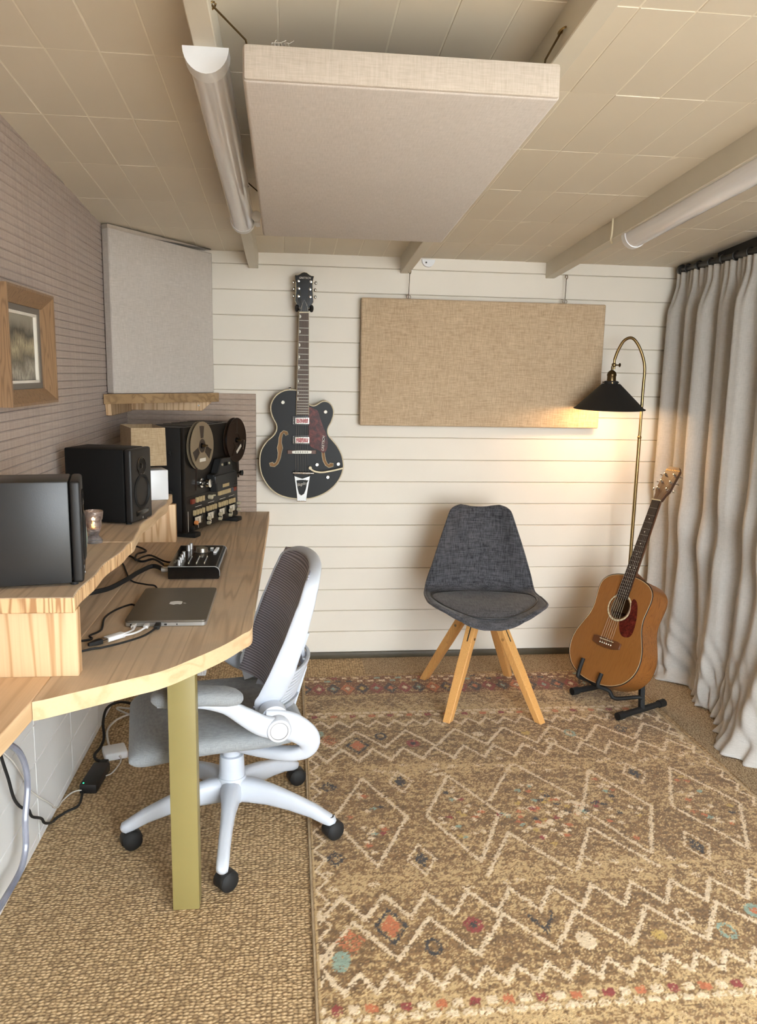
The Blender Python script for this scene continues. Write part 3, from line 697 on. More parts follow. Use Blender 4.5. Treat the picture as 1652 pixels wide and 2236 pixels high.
fh1 = stroke([b2(*p) for p in ((548, 905), (530, 868), (490, 850), (448, 885), (428, 960), (422, 1050), (421, 1140), (416, 1230), (402, 1330), (366, 1415), (318, 1452), (272, 1440), (262, 1405))], [px1*w_ for w_ in (50, 66, 46, 46, 52, 56, 96, 60, 50, 46, 56, 80, 66)])
fh2 = stroke([b2(*p) for p in ((1200, 1215), (1205, 1290), (1222, 1370), (1258, 1440), (1305, 1468), (1348, 1450), (1352, 1415))], [px1*w_ for w_ in (50, 52, 50, 48, 56, 80, 66)])
obj('body', G().prism(outline, -.062, 0, [fh1, fh2]), M['gblack'], eg, smooth=50, bevel=.0025)
for k, fh in enumerate((fh1, fh2)):
    c = np.mean(fh, 0)
    obj('f_hole', G().prism([tuple(c+(np.array(p)-c)*1.04) for p in fh], -.008, -.0062), M['fhole'], eg)
    obj('f_hole_binding', G().tube([(x, y, .0004) for x, y in fh], .0011, 6, loop=True), M['ivory'], eg)
body_o = outline[:-2]
obj('binding', G().tube([(x, y, .0) for x, y in body_o], .0030, 6).tube([(x, y, -.060) for x, y in body_o], .0028, 6), M['ivory'], eg)
nl, nr, er, el = h2(263, 820), h2(427, 820), b2(937, 548), b2(714, 548)
obj('neck', G().prism([nl, nr, er, el], -.03, .010), M['mahog'], eg)
fb = obj('fretboard', G().prism([nl, nr, er, el], .010, .0155), M['rose'], eg)
obj('nut', G().prism([h2(262, 808), h2(429, 808), h2(428, 830), h2(263, 830)], .008, .019), M['ivory'], eg)
obj('fretboard_binding', G().tube([(*nl, .0135), (*el, .0135)], .0017, 6).tube([(*nr, .0135), (*er, .0135)], .0017, 6), M['ivory'], eg)
SCL = nl[1]-b2(815, 1208)[1]; Ln = nl[1]-el[1]
def nx(s, side):  # side 0..1 across the board, s = distance below the nut
    k = s/Ln; a = np.array(nl)*(1-k)+np.array(el)*k; b = np.array(nr)*(1-k)+np.array(er)*k; return a*(1-side)+b*side
fs = [SCL*(1-2**(-n/12)) for n in range(0, 23)]
for n in range(1, 23):
    if fs[n] < Ln:
        a, b = nx(fs[n], .02), nx(fs[n], .98); obj('fret', G().box(((a[0]+b[0])/2, (a[1]+b[1])/2, .0160), (b[0]-a[0], .0021, .0022), .0006, 1), M['pearl'], eg)
for n in (1, 3, 5, 7, 9, 12, 15, 17):
    s = (fs[n-1]+fs[n])/2; c = nx(s, .05); r = .0085 if n < 10 else .006
    obj('inlay', G().prism([(c[0]+r*.85*math.cos(a), c[1]+r*math.sin(a)) for a in np.linspace(-PI/2, PI/2, 10)], .0150, .0160), M['pearl'], eg)
hs = [(190, 165), (235, 166), (270, 152), (310, 125), (350, 115), (395, 125), (445, 165), (480, 180), (522, 185), (508, 240), (499, 300), (497, 400), (503, 520), (510, 640), (470, 700), (430, 748), (427, 812), (263, 812), (262, 744), (225, 680), (190, 610), (203, 500), (208, 400), (204, 290)]
hso = [h2(*p) for p in hs]
hd = obj('headstock', G().prism(hso, -.012, .004), M['blackgloss'], eg, bevel=.0012)
obj('headstock_binding', G().tube([(*p, .0032) for p in hso[:16]+hso[18:]], .0013, 6), M['ivory'], eg)
cx_, cy_ = h2(360, 218); text('logo', 'GRETSCH', .0125, M['print'], eg, T(cx_, cy_, .0045), .25)
tc_ = [h2(300, 795), h2(302, 730), h2(320, 660), h2(350, 600), h2(382, 660), h2(408, 730), h2(412, 795)]
obj('truss_cover', G().prism(tc_, .004, .0065), M['blackgloss'], eg); obj('truss_cover_edge', G().tube([(*p, .0066) for p in tc_], .0007, 5), M['print'], eg)
for (bx, by), (tx, ty) in (((250, 268), (160, 285)), ((255, 398), (165, 400)), ((250, 532), (160, 525)), ((465, 280), (555, 300)), ((452, 412), (545, 422)), ((455, 543), (545, 545))):
    p = h2(bx, by); q = h2(tx, ty)
    tu = obj('tuner', G().lathe([(.006, .004), (.006, .006), (.0036, .0065), (.0034, .014), (.001, .0145)], 14, T(p[0], p[1], 0)), M['chrome'], eg)
    obj('tuner_button', G().sph((q[0], q[1], -.010), (.0065, .0085, .004), 14).cyl((p[0], p[1], -.010), (q[0], q[1], -.010), .0018, n=8), M['chrome'], tu)
def rect(x0, y0, x1, y1): return [b2(x0, y0), b2(x1, y0), b2(x1, y1), b2(x0, y1)]
for y in (560, 908):
    pk = obj('pickup', G().prism(rect(642, y, 958, y+170), 0, .006), M['blackgloss'], eg, bevel=.001)
    obj('pickup_rim', G().prism(rect(690, y+32, 953, y+146), .004, .0135), M['chrome'], pk, bevel=.0015)
    obj('pickup_cover', G().prism(rect(712, y+50, 932, y+128), .0125, .0142), M['pickred'], pk)
    for k in range(5): obj('pickup_screw', G().cyl((*b2(664, y+25+28*k), .004), (*b2(664, y+25+28*k), .0075), .0016, n=8), M['chrome'], pk)
obj('bridge_base', G().prism(rect(555, 1178, 1072, 1243), 0, .012), M['mahog'], eg, bevel=.002)
br = obj('bridge', G().prism(cv([b2(*p) for p in ((650, 1190), (815, 1180), (980, 1188), (985, 1212), (975, 1235), (815, 1238), (655, 1235), (643, 1212))], 3), .012, .0175), M['pearl'], eg, bevel=.001)
for k in range(6): obj('saddle', G().cyl((*b2(705+42*k, 1209), .0172), (*b2(705+42*k, 1209), .0195), .0022, n=8), M['greyblack'], br)
obj('pickguard', G().prism(cv([b2(*p) for p in ((937, 410), (1060, 445), (1108, 490), (1150, 620), (1200, 760), (1250, 880), (1277, 980), (1278, 1100), (1252, 1190), (1212, 1226), (1165, 1212), (1100, 1170), (1020, 1140), (965, 1100), (945, 1040), (935, 900), (937, 650))], 3), .006, .0085), M['tort'], eg)
p = b2(1200, 1060); text('pickguard_logo', 'GRETSCH', .017, M['print'], eg, T(p[0], p[1], .0088) @ RZ(86), .2)
bo = [b2(*q) for q in ((680, 1640), (735, 1660), (820, 1688), (905, 1660), (965, 1640), (950, 1730), (925, 1880), (905, 2000), (893, 2092), (730, 2092), (722, 1980), (705, 1850))]
bh = [b2(*q) for q in ((722, 1724), (780, 1716), (850, 1716), (910, 1724), (898, 1800), (880, 1890), (850, 1962), (805, 1990), (768, 1965), (745, 1890), (732, 1800))]
bg = obj('vibrato_tailpiece', G().prism(bo, .004, .010, [bh]), M['silver'], eg, bevel=.0015)
p = b2(818, 1790); text('tailpiece_logo', 'Bigsby', .019, M['print'], eg, T(p[0], p[1], .0012) @ RZ(14), .2)
obj('tailpiece_hinge', G().cyl((*b2(722, 2092), .006), (*b2(895, 2092), .006), .0042, n=12), M['chrome'], bg)
obj('string_bar', G().cyl((*b2(655, 1582), .02), (*b2(1032, 1590), .02), .0042, n=14).cyl((*b2(690, 1583), .02), (*b2(955, 1588), .02), .0060, n=14), M['chrome'], bg)
for q in ((690, 1590), (955, 1592)): obj('bar_post', G().cyl((*b2(q[0], q[1]+35), 0), (*b2(q[0], q[1]-5), .022), .006, n=12), M['chrome'], bg)
ap_ = spline([V3(*b2(*q), .030) for q in ((968, 1490), (1000, 1530), (1080, 1560), (1200, 1566), (1400, 1530), (1548, 1492))], 5)
obj('vibrato_arm', G().sweep(ap_, [.0085]*len(ap_), [.004]*len(ap_)).cyl((*b2(965, 1490), .014), (*b2(965, 1490), .034), .0075, n=16), M['cream'], bg)
for q in ((475, 318), (1242, 490), (1092, 1437), (1474, 1425), (1287, 1660)):
    c = b2(*q); obj('control_knob', G().lathe([(.0085, 0), (.0085, .010), (.0075, .0125), (.003, .012), (.001, .0125)], 20, T(c[0], c[1], 0)), M['pearl'] if q[0] in (475, 1242) else M['chrome'], eg)
c = b2(600, 92); obj('strap_button', G().lathe([(.006, 0), (.004, .002), (.0035, .008), (.007, .012), (.006, .014), (.001, .014)], 14, T(c[0], c[1]-.002, -.03) @ RX(-90)), M['chrome'], eg)
for k in range(6):
    s = .1+.8*k/5; a = nx(0, s); bx = b2(705+42*k, 1209); bb_ = b2(700+46*k, 1582)
    hp = h2(*((250, 532), (255, 398), (250, 268), (465, 280), (452, 412), (455, 543))[k])
    obj('string', G().tube([(*hp, .009), (*a, .0195), (*bx, .0200), (*bb_, .022)], .00045, 5), M['steel'], eg)
gh = thing('guitar_hanger', 'black padded wall hanger holding the guitar headstock', 'guitar hanger', (cE[0]+h2(350, 740)[0], D-.002, cE[2]+h2(350, 740)[1]), (PI/2, 0, 0))
obj('wall_plate', G().box((0, -.012, .008), (.03, .07, .018), .003), M['blackmat'], gh)
for s in (-1, 1):
    obj('prong', G().tube(spline([(0, -.006, .015), (s*.020, -.004, .040), (s*.034, -.002, .060), (s*.0355, 0, .080), (s*.0345, .002, .104)], 4), .0052, 10), M['blackmat'], gh)
    obj('pad', G().tube([(s*.0345, -.010, .070), (s*.0345, -.004, .088), (s*.034, .004, .100), (s*.032, .010, .104)], [.0080, .0092, .0092, .0070], 12), M['blackmat'], gh)

# ------------------------------------------------------------------ burlap panel
cB = at(1050, 665, y=D-.03)
bp = thing('burlap_panel', 'wide tan burlap acoustic panel hung on wires on the board wall', 'acoustic panel', (.943, D-.046, 1.203))
obj('panel', G().box((0, 0, .302), (1.200, .044, .604), .007, 3), M['burlap'], bp)
for x, zt_ in ((-.374, 1.93), (.397, 1.93)):
    obj('wire', G().cyl((x, .0, .605), (x+.004, .008, zt_-1.203), .0016, n=6), M['bronze'], bp)
    obj('eye_hook', G().tube([(x+.010*math.cos(a), 0, .614+.010*math.sin(a)) for a in np.linspace(-1.5, 4.4, 14)], .002, 6), M['chrome'], bp)
    obj('ceiling_hook', G().tube([(x+.004+.006*math.cos(a), .008, zt_-1.203+.004+.01*math.sin(a)) for a in np.linspace(-1.5, 3.6, 10)], .0018, 6), M['brass'], bp)

# ------------------------------------------------------------------ floor lamp
YP = 3.695
def q3(px, py, y=YP): return at(px, py, y=y)
XP = q3(1392, 1000)[0]
fl_ = thing('floor_lamp', 'brass arched floor lamp with a black cone shade by the curtain', 'floor lamp', (XP, YP, 0))
obj('base', G().lathe([(.001, 0), (.085, 0), (.085, .010), (.080, .016), (.02, .02), (.012, .03), (.001, .03)], 36), M['bronze'], fl_)
zt1 = q3(1394, 955)[2]
obj('lower_pole', G().cyl((0, 0, .018), (0, 0, zt1), .0085, n=16), M['brass'], fl_)
obj('pole_collar', G().lathe([(.0085, zt1-.006), (.0098, zt1-.004), (.0098, zt1+.003), (.007, zt1+.006)], 16), M['brass'], fl_)
arc = [V3(XP, YP, zt1), V3(XP, YP, q3(1404, 850)[2])]+[q3(*p) for p in ((1404, 800), (1397, 762), (1381, 739), (1363, 743), (1349, 765), (1341, 786))]
arc[2][0] = XP-.001
obj('arched_arm', G().tube(spline(arc, 8), .0070, 12), M['brass'], fl_, True)
rl, rrr = q3(1257, 888), q3(1401, 899); rc = (rl+rrr)/2; top = q3(1331, 838); axis = nrm(top-rc)
axis = nrm(V3(axis[0]*.6+ .02, -.03, 1))
zax = axis; xax = nrm(np.cross((0, 1, 0), zax)); yax = np.cross(zax, xax)
LM = Matrix(((xax[0], yax[0], zax[0], rc[0]), (xax[1], yax[1], zax[1], rc[1]), (xax[2], yax[2], zax[2], rc[2]), (0, 0, 0, 1)))
SR = np.linalg.norm(rrr-rl)/2; SH = (top-rc)[2]
obj('shade', G().lathe([(SR, 0), (SR+.002, .001), (SR+.001, .004), (SR-.006, .006), (.042, SH), (.040, SH), (SR-.012, .006), (SR-.004, .0005)], 48, LM, cap=False), M['blackmat'], fl_, True)
obj('shade_lining', G().lathe([(SR-.013, .0062), (.038, SH-.002), (.001, SH-.002)], 40, LM, cap=False), M['white'], fl_, True)
sc_ = obj('shade_collar', G().lathe([(.032, SH-.004), (.033, SH+.012), (.024, SH+.014), (.001, SH+.014)], 24, LM), M['blackmat'], fl_, True)
for a in (15, 135, 255): obj('collar_screw', G().cyl((.03*math.cos(math.radians(a)), .03*math.sin(math.radians(a)), SH+.006), (.043*math.cos(math.radians(a)), .043*math.sin(math.radians(a)), SH+.006), .003, n=10, M=pm(fl_).inverted() @ LM), M['bronze'], sc_)
obj('socket', G().lathe([(.0215, SH+.012), (.0205, SH+.035), (.022, SH+.038), (.0225, SH+.043), (.0215, SH+.046), (.019, SH+.054), (.010, SH+.062), (.006, SH+.064), (.006, SH+.082), (.001, SH+.082)], 24, LM), M['bronze'], fl_, True)
kb = at(1340, 797, y=YP)
kj = obj('swivel_joint', G().sph(kb, .0115, 14).cyl(kb+V3(0, 0, -.02), kb+V3(.001, 0, .026), .0062, n=12), M['brass'], fl_, True)
obj('thumb_screw', G().cyl(kb, kb+V3(.022, 0, 0), .003, n=8).sph(kb+V3(.028, 0, 0), (.0045, .010, .010), 12), M['bronze'], kj, True)
obj('bulb', G().lathe([(.001, SH-.088), (.018, SH-.08), (.026, SH-.062), (.022, SH-.042), (.012, SH-.022), (.012, SH-.004)], 20, LM), M['bulb'], fl_, True)
ld = bpy.data.lights.new('lamp_light', 'POINT'); ld.energy = LAMP_W; ld.color = (1, .62, .30); ld.shadow_soft_size = .028
lo = link(bpy.data.objects.new('lamp_light', ld), fl_); lo.location = pm(fl_).inverted() @ (LM @ Vector((0, 0, SH-.10)))

# ------------------------------------------------------------------ acoustic guitar and stand
def acoustic():
    az, le = math.radians(-153), math.radians(23.5)
    h = V3(math.cos(az), math.sin(az), 0); zh = V3(0, 0, 1)
    n = math.cos(le)*h+math.sin(le)*zh; a = -math.sin(le)*h+math.cos(le)*zh; s = np.cross(a, n)
    rot = Matrix(((s[0], a[0], n[0]), (s[1], a[1], n[1]), (s[2], a[2], n[2]))) @ Matrix.Rotation(math.radians(AG_ROLL), 3, 'Z')
    t = thing('acoustic_guitar', 'amber cedar-top acoustic guitar leaning on a black floor stand', 'guitar', AG_LOC, rot.to_euler())
    hw = [(0, .0), (.003, .05), (.016, .10), (.045, .15), (.09, .183), (.14, .194), (.19, .188), (.24, .168), (.285, .148), (.33, .139), (.375, .142), (.42, .1455), (.455, .138), (.482, .112), (.498, .072), (.505, .03), (.5055, .0)]
    R = [p[:2] for p in spline([V3(x, y, 0) for y, x in hw], 4)]
    out = [tuple(p) for p in R]+[(-p[0], p[1]) for p in R[-2:0:-1]]
    Rh = .051; hc_ = (0, .355)
    hole = circ(hc_, Rh, 36); dep = .118
    obj('back', G().prism(out, -dep, -dep+.004), M['cherry'], t)
    obj('sides', G().rings([[(x, y, -dep+.001) for x, y in out], [(x, y, -.001) for x, y in out]], cap=False), M['cherry'], t, smooth=60)
    obj('top', G().prism(out, -.004, 0, [hole]), M['cedar'], t)
    obj('inside_back', G().prism([(x*.97, .253+(y-.253)*.97) for x, y in out], -dep+.0045, -dep+.006), M['cavity'], t)
    obj('inside_brace', G().box((0, .335, -dep+.012), (.2, .012, .014)), M['mahog'], t)
    obj('binding', G().tube([(x, y, -.0015) for x, y in out], .0022, 6, loop=True), M['blackmat'], t)
    obj('edge_line', G().tube([(x*.985, .253+(y-.253)*.985, .0004) for x, y in out], .0008, 5, loop=True), M['ivory'], t)
    obj('rosette', G().prism(circ(hc_, Rh+.0125, 48), 0, .0006, [circ(hc_, Rh+.0045, 48)]), M['ivory'], t)
    for r in (Rh+.013, Rh+.0038, Rh+.0008): obj('rosette_line', G().tube([(x, y, .0005) for x, y in circ(hc_, r, 44)], .0007, 5, loop=True), M['mahog'], t)
    for k in range(22): a_ = 2*PI*k/22; obj('rosette_mark', G().box((hc_[0]+(Rh+.0085)*math.cos(a_), hc_[1]+(Rh+.0085)*math.sin(a_), .0005), (.008, .0012, .0012), R=Matrix.Rotation(a_, 3, 'Z')), M['mahog'], t)
    pg = [(.051, .392), (.060, .355), (.058, .328), (.044, .306), (.028, .297), (.026, .29), (.040, .258), (.058, .240), (.078, .236), (.098, .243), (.108, .262), (.108, .3), (.100, .345), (.086, .385), (.07, .405), (.056, .408)]
    obj('pickguard', G().prism(cv(pg, 4), .0002, .0014), M['tort'], t)
    brp = [(-.076, .176), (-.076, .202), (-.06, .207), (.06, .207), (.076, .202), (.076, .176), (.04, .166), (0, .163), (-.04, .166)]
    b_ = obj('bridge', G().prism(brp, 0, .009), M['mahog'], t, bevel=.002)
    obj('saddle', G().box((0, .198, .0105), (.074, .0028, .006)), M['ivory'], b_)
    for k in range(6): obj('bridge_pin', G().sph((-.030+.012*k, .182, .0105), .0034, 10), M['pearl'], b_)
    yn = .865
    def hwn(y): return .0215+(yn-y)*.0165   # half width of the board
    obj('neck', G().rings([[(hwn(y)*math.cos(a_), y, .004+(.026 if y > .52 else .055)*math.sin(a_)*1.0 if math.sin(a_) < 0 else .004) for a_ in np.linspace(0, -PI, 12)] for y in (.44, .50, .53, .56, .62, .75, yn)], cap=True), M['mahog'], t)
    obj('heel', G().rings([[(.026*(1-.35*k)*math.cos(a_), .506+.03*(1-.6*k)*max(0, math.sin(a_)), -.004-k*.085) for a_ in np.linspace(0, PI, 10)] for k in (0, .35, .7, 1)]), M['mahog'], t)
    obj('fretboard', G().prism([(-hwn(.398), .398), (hwn(.398), .398), (hwn(yn), yn), (-hwn(yn), yn)], .004, .0105), M['ebony'], t)
    obj('nut', G().box((0, yn+.002, .009), (.044, .005, .009), .0008), M['ivory'], t)
    sc = yn-.198
    for k in range(1, 21):
        y = yn-sc*(1-2**(-k/12))
        if y > .402: obj('fret', G().box((0, y, .0108), (2*hwn(y)-.001, .0015, .0014)), M['alu'], t)
    for k in (3, 5, 7, 9, 12):
        y = yn-sc*(1-(2**(-k/12)+2**(-(k-1)/12))/2)
        for x in ((-.011, .011) if k == 12 else (0,)): obj('dot_inlay', G().lathe([(.0026, .0104), (.0026, .0111), (.001, .0111)], 10, T(x, y, 0)), M['pearl'], t)
    HB = T(0, yn+.004, .004) @ RX(-13)
    ho = [(-.0215, 0), (.0215, 0), (.027, .03), (.037, .052), (.038, .16), (.026, .178), (-.026, .178), (-.038, .16), (-.037, .052), (-.027, .03)]
    obj('headstock', G().prism(ho, -.016, .0, M=HB), M['headwood'], t, bevel=.0012)
    text('logo', 'Simon & Patrick', .0115, M['gold_print'], t, HB @ T(0, .160, .0005), .15)
    for k in range(3):
        for sd in (-1, 1):
            y = .058+.038*k
            tu = obj('tuner', G().lathe([(.0062, 0), (.0062, .002), (.0036, .003), (.0034, .012), (.001, .0125)], 14, HB @ T(sd*.024, y, 0)), M['chrome'], t)
            obj('tuner_button', G().cyl((sd*.03, y, -.009), (sd*.048, y, -.009), .002, n=8).sph((sd*.054, y, -.009), (.0085, .0028 if k else .0075, .0075 if k else .004), 14), M['chrome'], tu).data.transform(HB)
    for k in range(6):
        x0 = -.030+.012*k; xn = -.017+.0068*k; ty = .058+.038*(k if k < 3 else 5-k); hp = HB @ Vector((-.024 if k < 3 else .024, ty, .006))
        obj('string', G().tube([(x0, .185, .010), (x0, .198, .0140), (xn, yn+.002, .0138), tuple(hp)], .00042, 5), M['steel'], t)
    return t
AG_LOC = (1.345, 3.24, .118); AG_ROLL = 0
ag = acoustic(); AGM = pm(ag)
gs = thing('guitar_stand', 'black tubular guitar stand holding the acoustic guitar on the rug edge', 'guitar stand', (1.48, 3.22, 0))
def foot_tube(a, b):
    a, b = V3(*a), V3(*b); d_ = nrm(b-a)
    f_ = obj('foot_tube', G().cyl(a, b, .0135, n=16), M['blackmat'], gs, True)
    for p, q in ((a, a+d_*.035), (b, b-d_*.035)): obj('end_cap', G().cyl(p, q, .0175, n=16), M['blackmat'], f_, True)
foot_tube((1.395, 3.075, .030), (1.665, 3.205, .030)); foot_tube((1.295, 3.355, .030), (1.565, 3.455, .030))
def AG(x, y, z): return np.array(AGM @ Vector((x, y, z)))
pb = V3(1.532, 3.142, .03); pt = AG(.02, .34, -.162)
obj('upright', G().sweep([pb, pb+(pt-pb)*.5, pt], .03, .022, (1, 0, 0), 10, 6), M['blackmat'], gs, True)
pb2 = V3(1.45, 3.412, .03); pt2 = AG(.0, .33, -.168)
obj('upright', G().sweep([pb2, pb2+(pt2-pb2)*.5, pt2], .03, .022, (1, 0, 0), 10, 6), M['blackmat'], gs, True)
h1 = [AG(.035, .052, .0115), AG(.034, .030, .0115), AG(.034, .006, .0115), AG(.036, -.0068, .003), AG(.045, -.0064, -.025), AG(.060, -.010, -.05), AG(.078, -.030, -.078), pb+V3(-.02, .01, .052), pb+V3(0, .004, .050)]
obj('cradle_arm', G().tube(spline(h1, 6), .0088, 12), M['blackmat'], gs, True)
h2_ = [AG(-.085, .085, .0115), AG(-.085, .055, .0115), AG(-.084, .020, .0115), AG(-.083, .004, .010), AG(-.082, -.0005, -.004), AG(-.081, .0, -.03), AG(-.080, -.001, -.07), AG(-.082, -.010, -.11), AG(-.092, -.012, -.15), pb2+V3(-.004, .0, .02)]
obj('cradle_arm', G().tube(spline(h2_, 6), .0088, 12), M['blackmat'], gs, True)

# ------------------------------------------------------------------ grey shell chair
sc = thing('shell_chair', 'charcoal fabric shell chair on splayed beech legs', 'chair', (.862, 3.362, .0125), (0, 0, math.radians(-90-5.5)))
# local: +x = the way it faces, y = its left, z up
prof = [(.270, .408, .035), (.268, .412, .095), (.261, .419, .146), (.247, .428, .186), (.221, .436, .219), (.18, .437, .242), (.13, .433, .254), (.07, .428, .257), (0, .422, .258), (-.09, .424, .256), (-.15, .440, .250), (-.188, .475, .244), (-.205, .53, .232), (-.218, .60, .212), (-.232, .68, .187), (-.246, .76, .160), (-.256, .815, .141), (-.260, .832, .128), (-.262, .842, .110), (-.263, .846, .09)]
pp = spline([V3(*p) for p in prof], 3); m = len(pp)
P = []
for i, (f, z, hw) in enumerate(pp):
    u = i/(m-1); row = []
    for j in range(17):
        v = -1+j/8; back = max(0, min(1, (u-.42)/.25))
        lift = .048*(1-back)*abs(v)**2.4*(1 if u > .1 else u*10); fwd = .075*back*abs(v)**2.2*(1-.35*max(0, (u-.7)/.3))
        dip = -.016*max(0, (u-.55)/.45)*(1-v*v)
        row.append((f+fwd, v*hw, z+lift*min(1, hw/.2)+dip))
    P.append(row)
obj('shell', G().grid(P), M['chairfab'], sc, smooth=180, solid=.020, sub=1)
rim = [P[i][0] for i in range(m)]+[P[m-1][j] for j in range(1, 17)]+[P[i][16] for i in range(m-2, -1, -1)]+[P[0][j] for j in range(15, 0, -1)]
obj('piping', G().tube(rim, .0055, 6, loop=True), M['chairfab'], sc, smooth=180)
pad = []
for k in range(9):
    r = k/8; ring = []
    for a in np.linspace(0, 2*PI, 33)[:-1]:
        x = .028+.218*r*math.cos(a)*(1 if math.cos(a) > 0 else .86); y = .230*r*math.copysign(abs(math.sin(a))**.9, math.sin(a))*(1-.06*math.cos(a))
        base = np.interp(x, [-.16, -.1, 0, .1, .2, .24], [.440, .427, .422, .431, .438, .432])+.048*abs(y/.256)**2.4
        ring.append((x, y, base+.013+.026*(1-r**4)))
    pad.append(ring)
obj('seat_pad', G().rings(pad[::-1], cap=False), M['chairflat'], sc, smooth=180, sub=1)
obj('seat_seam', G().tube([(x*1.0+.025*0, y, z+.0005) for x, y, z in pad[-1]], .0036, 6, loop=True), M['greyblack'], sc, smooth=180)
obj('seat_bracket', G().box((0, 0, .385), (.20, .20, .022), .006).box((0, 0, .402), (.13, .13, .03), .004), M['blackmat'], sc)
SI = pm(sc).inverted()
for wx, wy in ((.668, 3.118), (1.058, 3.082), (.648, 3.600), (1.066, 3.617)):
    ft = np.array(SI @ Vector((wx, wy, .010))); tp = V3(ft[0]*.26, ft[1]*.26, .392); dr = tp-ft
    rad = nrm(V3(ft[0], ft[1], 0)); tan = V3(-rad[1], rad[0], 0)
    def ringat(p, w_): return [p+rad*w_/2+tan*w_/2, p-rad*w_/2+tan*w_/2, p-rad*w_/2-tan*w_/2, p+rad*w_/2-tan*w_/2]
    lg = obj('leg', G().rings([ringat(ft, .034), ringat(ft+dr*.5, .042), ringat(tp, .044)]), M['beech'], sc, smooth=None, bevel=.003)
    for fr_ in (.80,):
        c = ft+dr*fr_; obj('bolt', G().cyl(c-tan*.0245, c+tan*.0245, .006, n=12), M['chrome'], lg)
    c = ft+dr*.88+rad*.0205; obj('bracket_slot', G().sweep([c-nrm(dr)*.045, c+nrm(dr)*.04], .003, .006, tuple(tan), 8, 6), M['blackmat'], lg)

# ------------------------------------------------------------------ office chair
oc_ = thing('office_chair', 'white plastic office chair with grey seat and ribbed mesh back at the desk', 'office chair', (-.179, 2.403, 0), (0, 0, math.radians(OC_ROT)))
OI = pm(oc_).inverted()
RB = .325
def caster(p, lift, face):
    c = thing_part = None
    Mx = T(p[0], p[1], lift) @ RZ(face)
    w_ = obj('caster', G().lathe([(.001, -.013), (.014, -.0125), (.024, -.009), (.029, -.004), (.029, .004), (.024, .009), (.014, .0125), (.001, .013)], 24, Mx @ T(-.012, .016, .0292) @ RX(90)).lathe([(.001, -.013), (.014, -.0125), (.024, -.009), (.029, -.004), (.029, .004), (.024, .009), (.014, .0125), (.001, .013)], 24, Mx @ T(-.012, -.016, .0292) @ RX(90)), M['blackmat'], oc_)
    hood = [[(-.012+r*math.cos(a), y, .0292+r*math.sin(a)) for a in np.linspace(-.2, PI*.9, 14)]+[(-.012+(r-.004)*math.cos(a), y, .0292+(r-.004)*math.sin(a)) for a in np.linspace(PI*.9, -.2, 14)] for y, r in ((-.020, .030), (-.016, .0325), (.016, .0325), (.020, .030))]
    obj('caster_hood', G().rings(hood, M=Mx).cyl((0, 0, .05), (0, 0, .078), .013, n=14, M=Mx), M['black'], w_)
base_ang = [-163, -91, -19, 53, 125]
sp_faces = [(-155, 0), (-140, 0), (-150, 0), (-160, 0), (-120, 0)]
hub = G().lathe([(.001, .105), (.048, .105), (.054, .12), (.050, .165), (.043, .182), (.001, .184)], 28)
obj('base_hub', hub, M['chairw'], oc_)
for k, a in enumerate(base_ang):
    a = math.radians(a-OC_ROT); d_ = V3(math.cos(a), math.sin(a), 0)
    pts = [d_*.02+V3(0, 0, .138), d_*.07+V3(0, 0, .139), d_*.13+V3(0, 0, .132), d_*.20+V3(0, 0, .117), d_*.27+V3(0, 0, .097), d_*(RB-.012)+V3(0, 0, .078), d_*(RB+.010)+V3(0, 0, .070), d_*(RB+.018)+V3(0, 0, .066)]
    obj('base_spoke', G().sweep(pts, [.075, .058, .044, .038, .036, .037, .034, .016], [.075, .078, .068, .056, .044, .036, .030, .012], (0, 0, 1), 14, 3), M['chairw'], oc_, smooth=50)
    caster(d_*RB, .0095 if k == 2 else 0, sp_faces[k][0]-OC_ROT)
obj('column', G().lathe([(.036, .170), (.041, .172), (.039, .243), (.037, .252), (.028, .254), (.028, .30), (.001, .30)], 28), M['chairw'], oc_)
obj('seat_mechanism', G().box((-.02, 0, .318), (.22, .16, .04), .012), M['chairw'], oc_)
# seat: a thick waterfall cushion
def seat_sec(f):
    fr_ = max(0, (f-.12)/.18); bk = max(0, (-f-.1)/.12)
    zt_ = .438-.030*fr_**1.6+.006*bk; zb = .352-.028*fr_-.0*bk+.016*bk; hw = .245-.025*fr_**3-.035*bk**2
    return zt_, zb, hw
S = []
for f in [-.205, -.20, -.185, -.15, -.08, 0, .08, .15, .21, .255, .283, .300, .306, .308]:
    zt_, zb, hw = seat_sec(f)
    k = 1.0
    if f > .27: k = math.sqrt(max(.02, 1-((f-.27)/.0385)**2))
    if f < -.17: k = math.sqrt(max(.03, 1-((-.17-f)/.0355)**2))
    zm = (zt_+zb)/2; hh = (zt_-zb)/2*k; hw = hw*(.94+.06*k); ring = []
    for a in np.linspace(0, 2*PI, 29)[:-1]:
        e = lambda x, p: math.copysign(abs(x)**(2/p), x)
        y = hw*e(math.cos(a), 3.4); z = zm+hh*e(math.sin(a), 2.8)
        if math.sin(a) > 0: z -= .014*(1-(y/hw)**2)*(1-max(0, (f-.1)/.3))
        ring.append((f, y, z))
    S.append(ring)
obj('seat', G().rings(S), M['seatgrey'], oc_, smooth=180, sub=1)
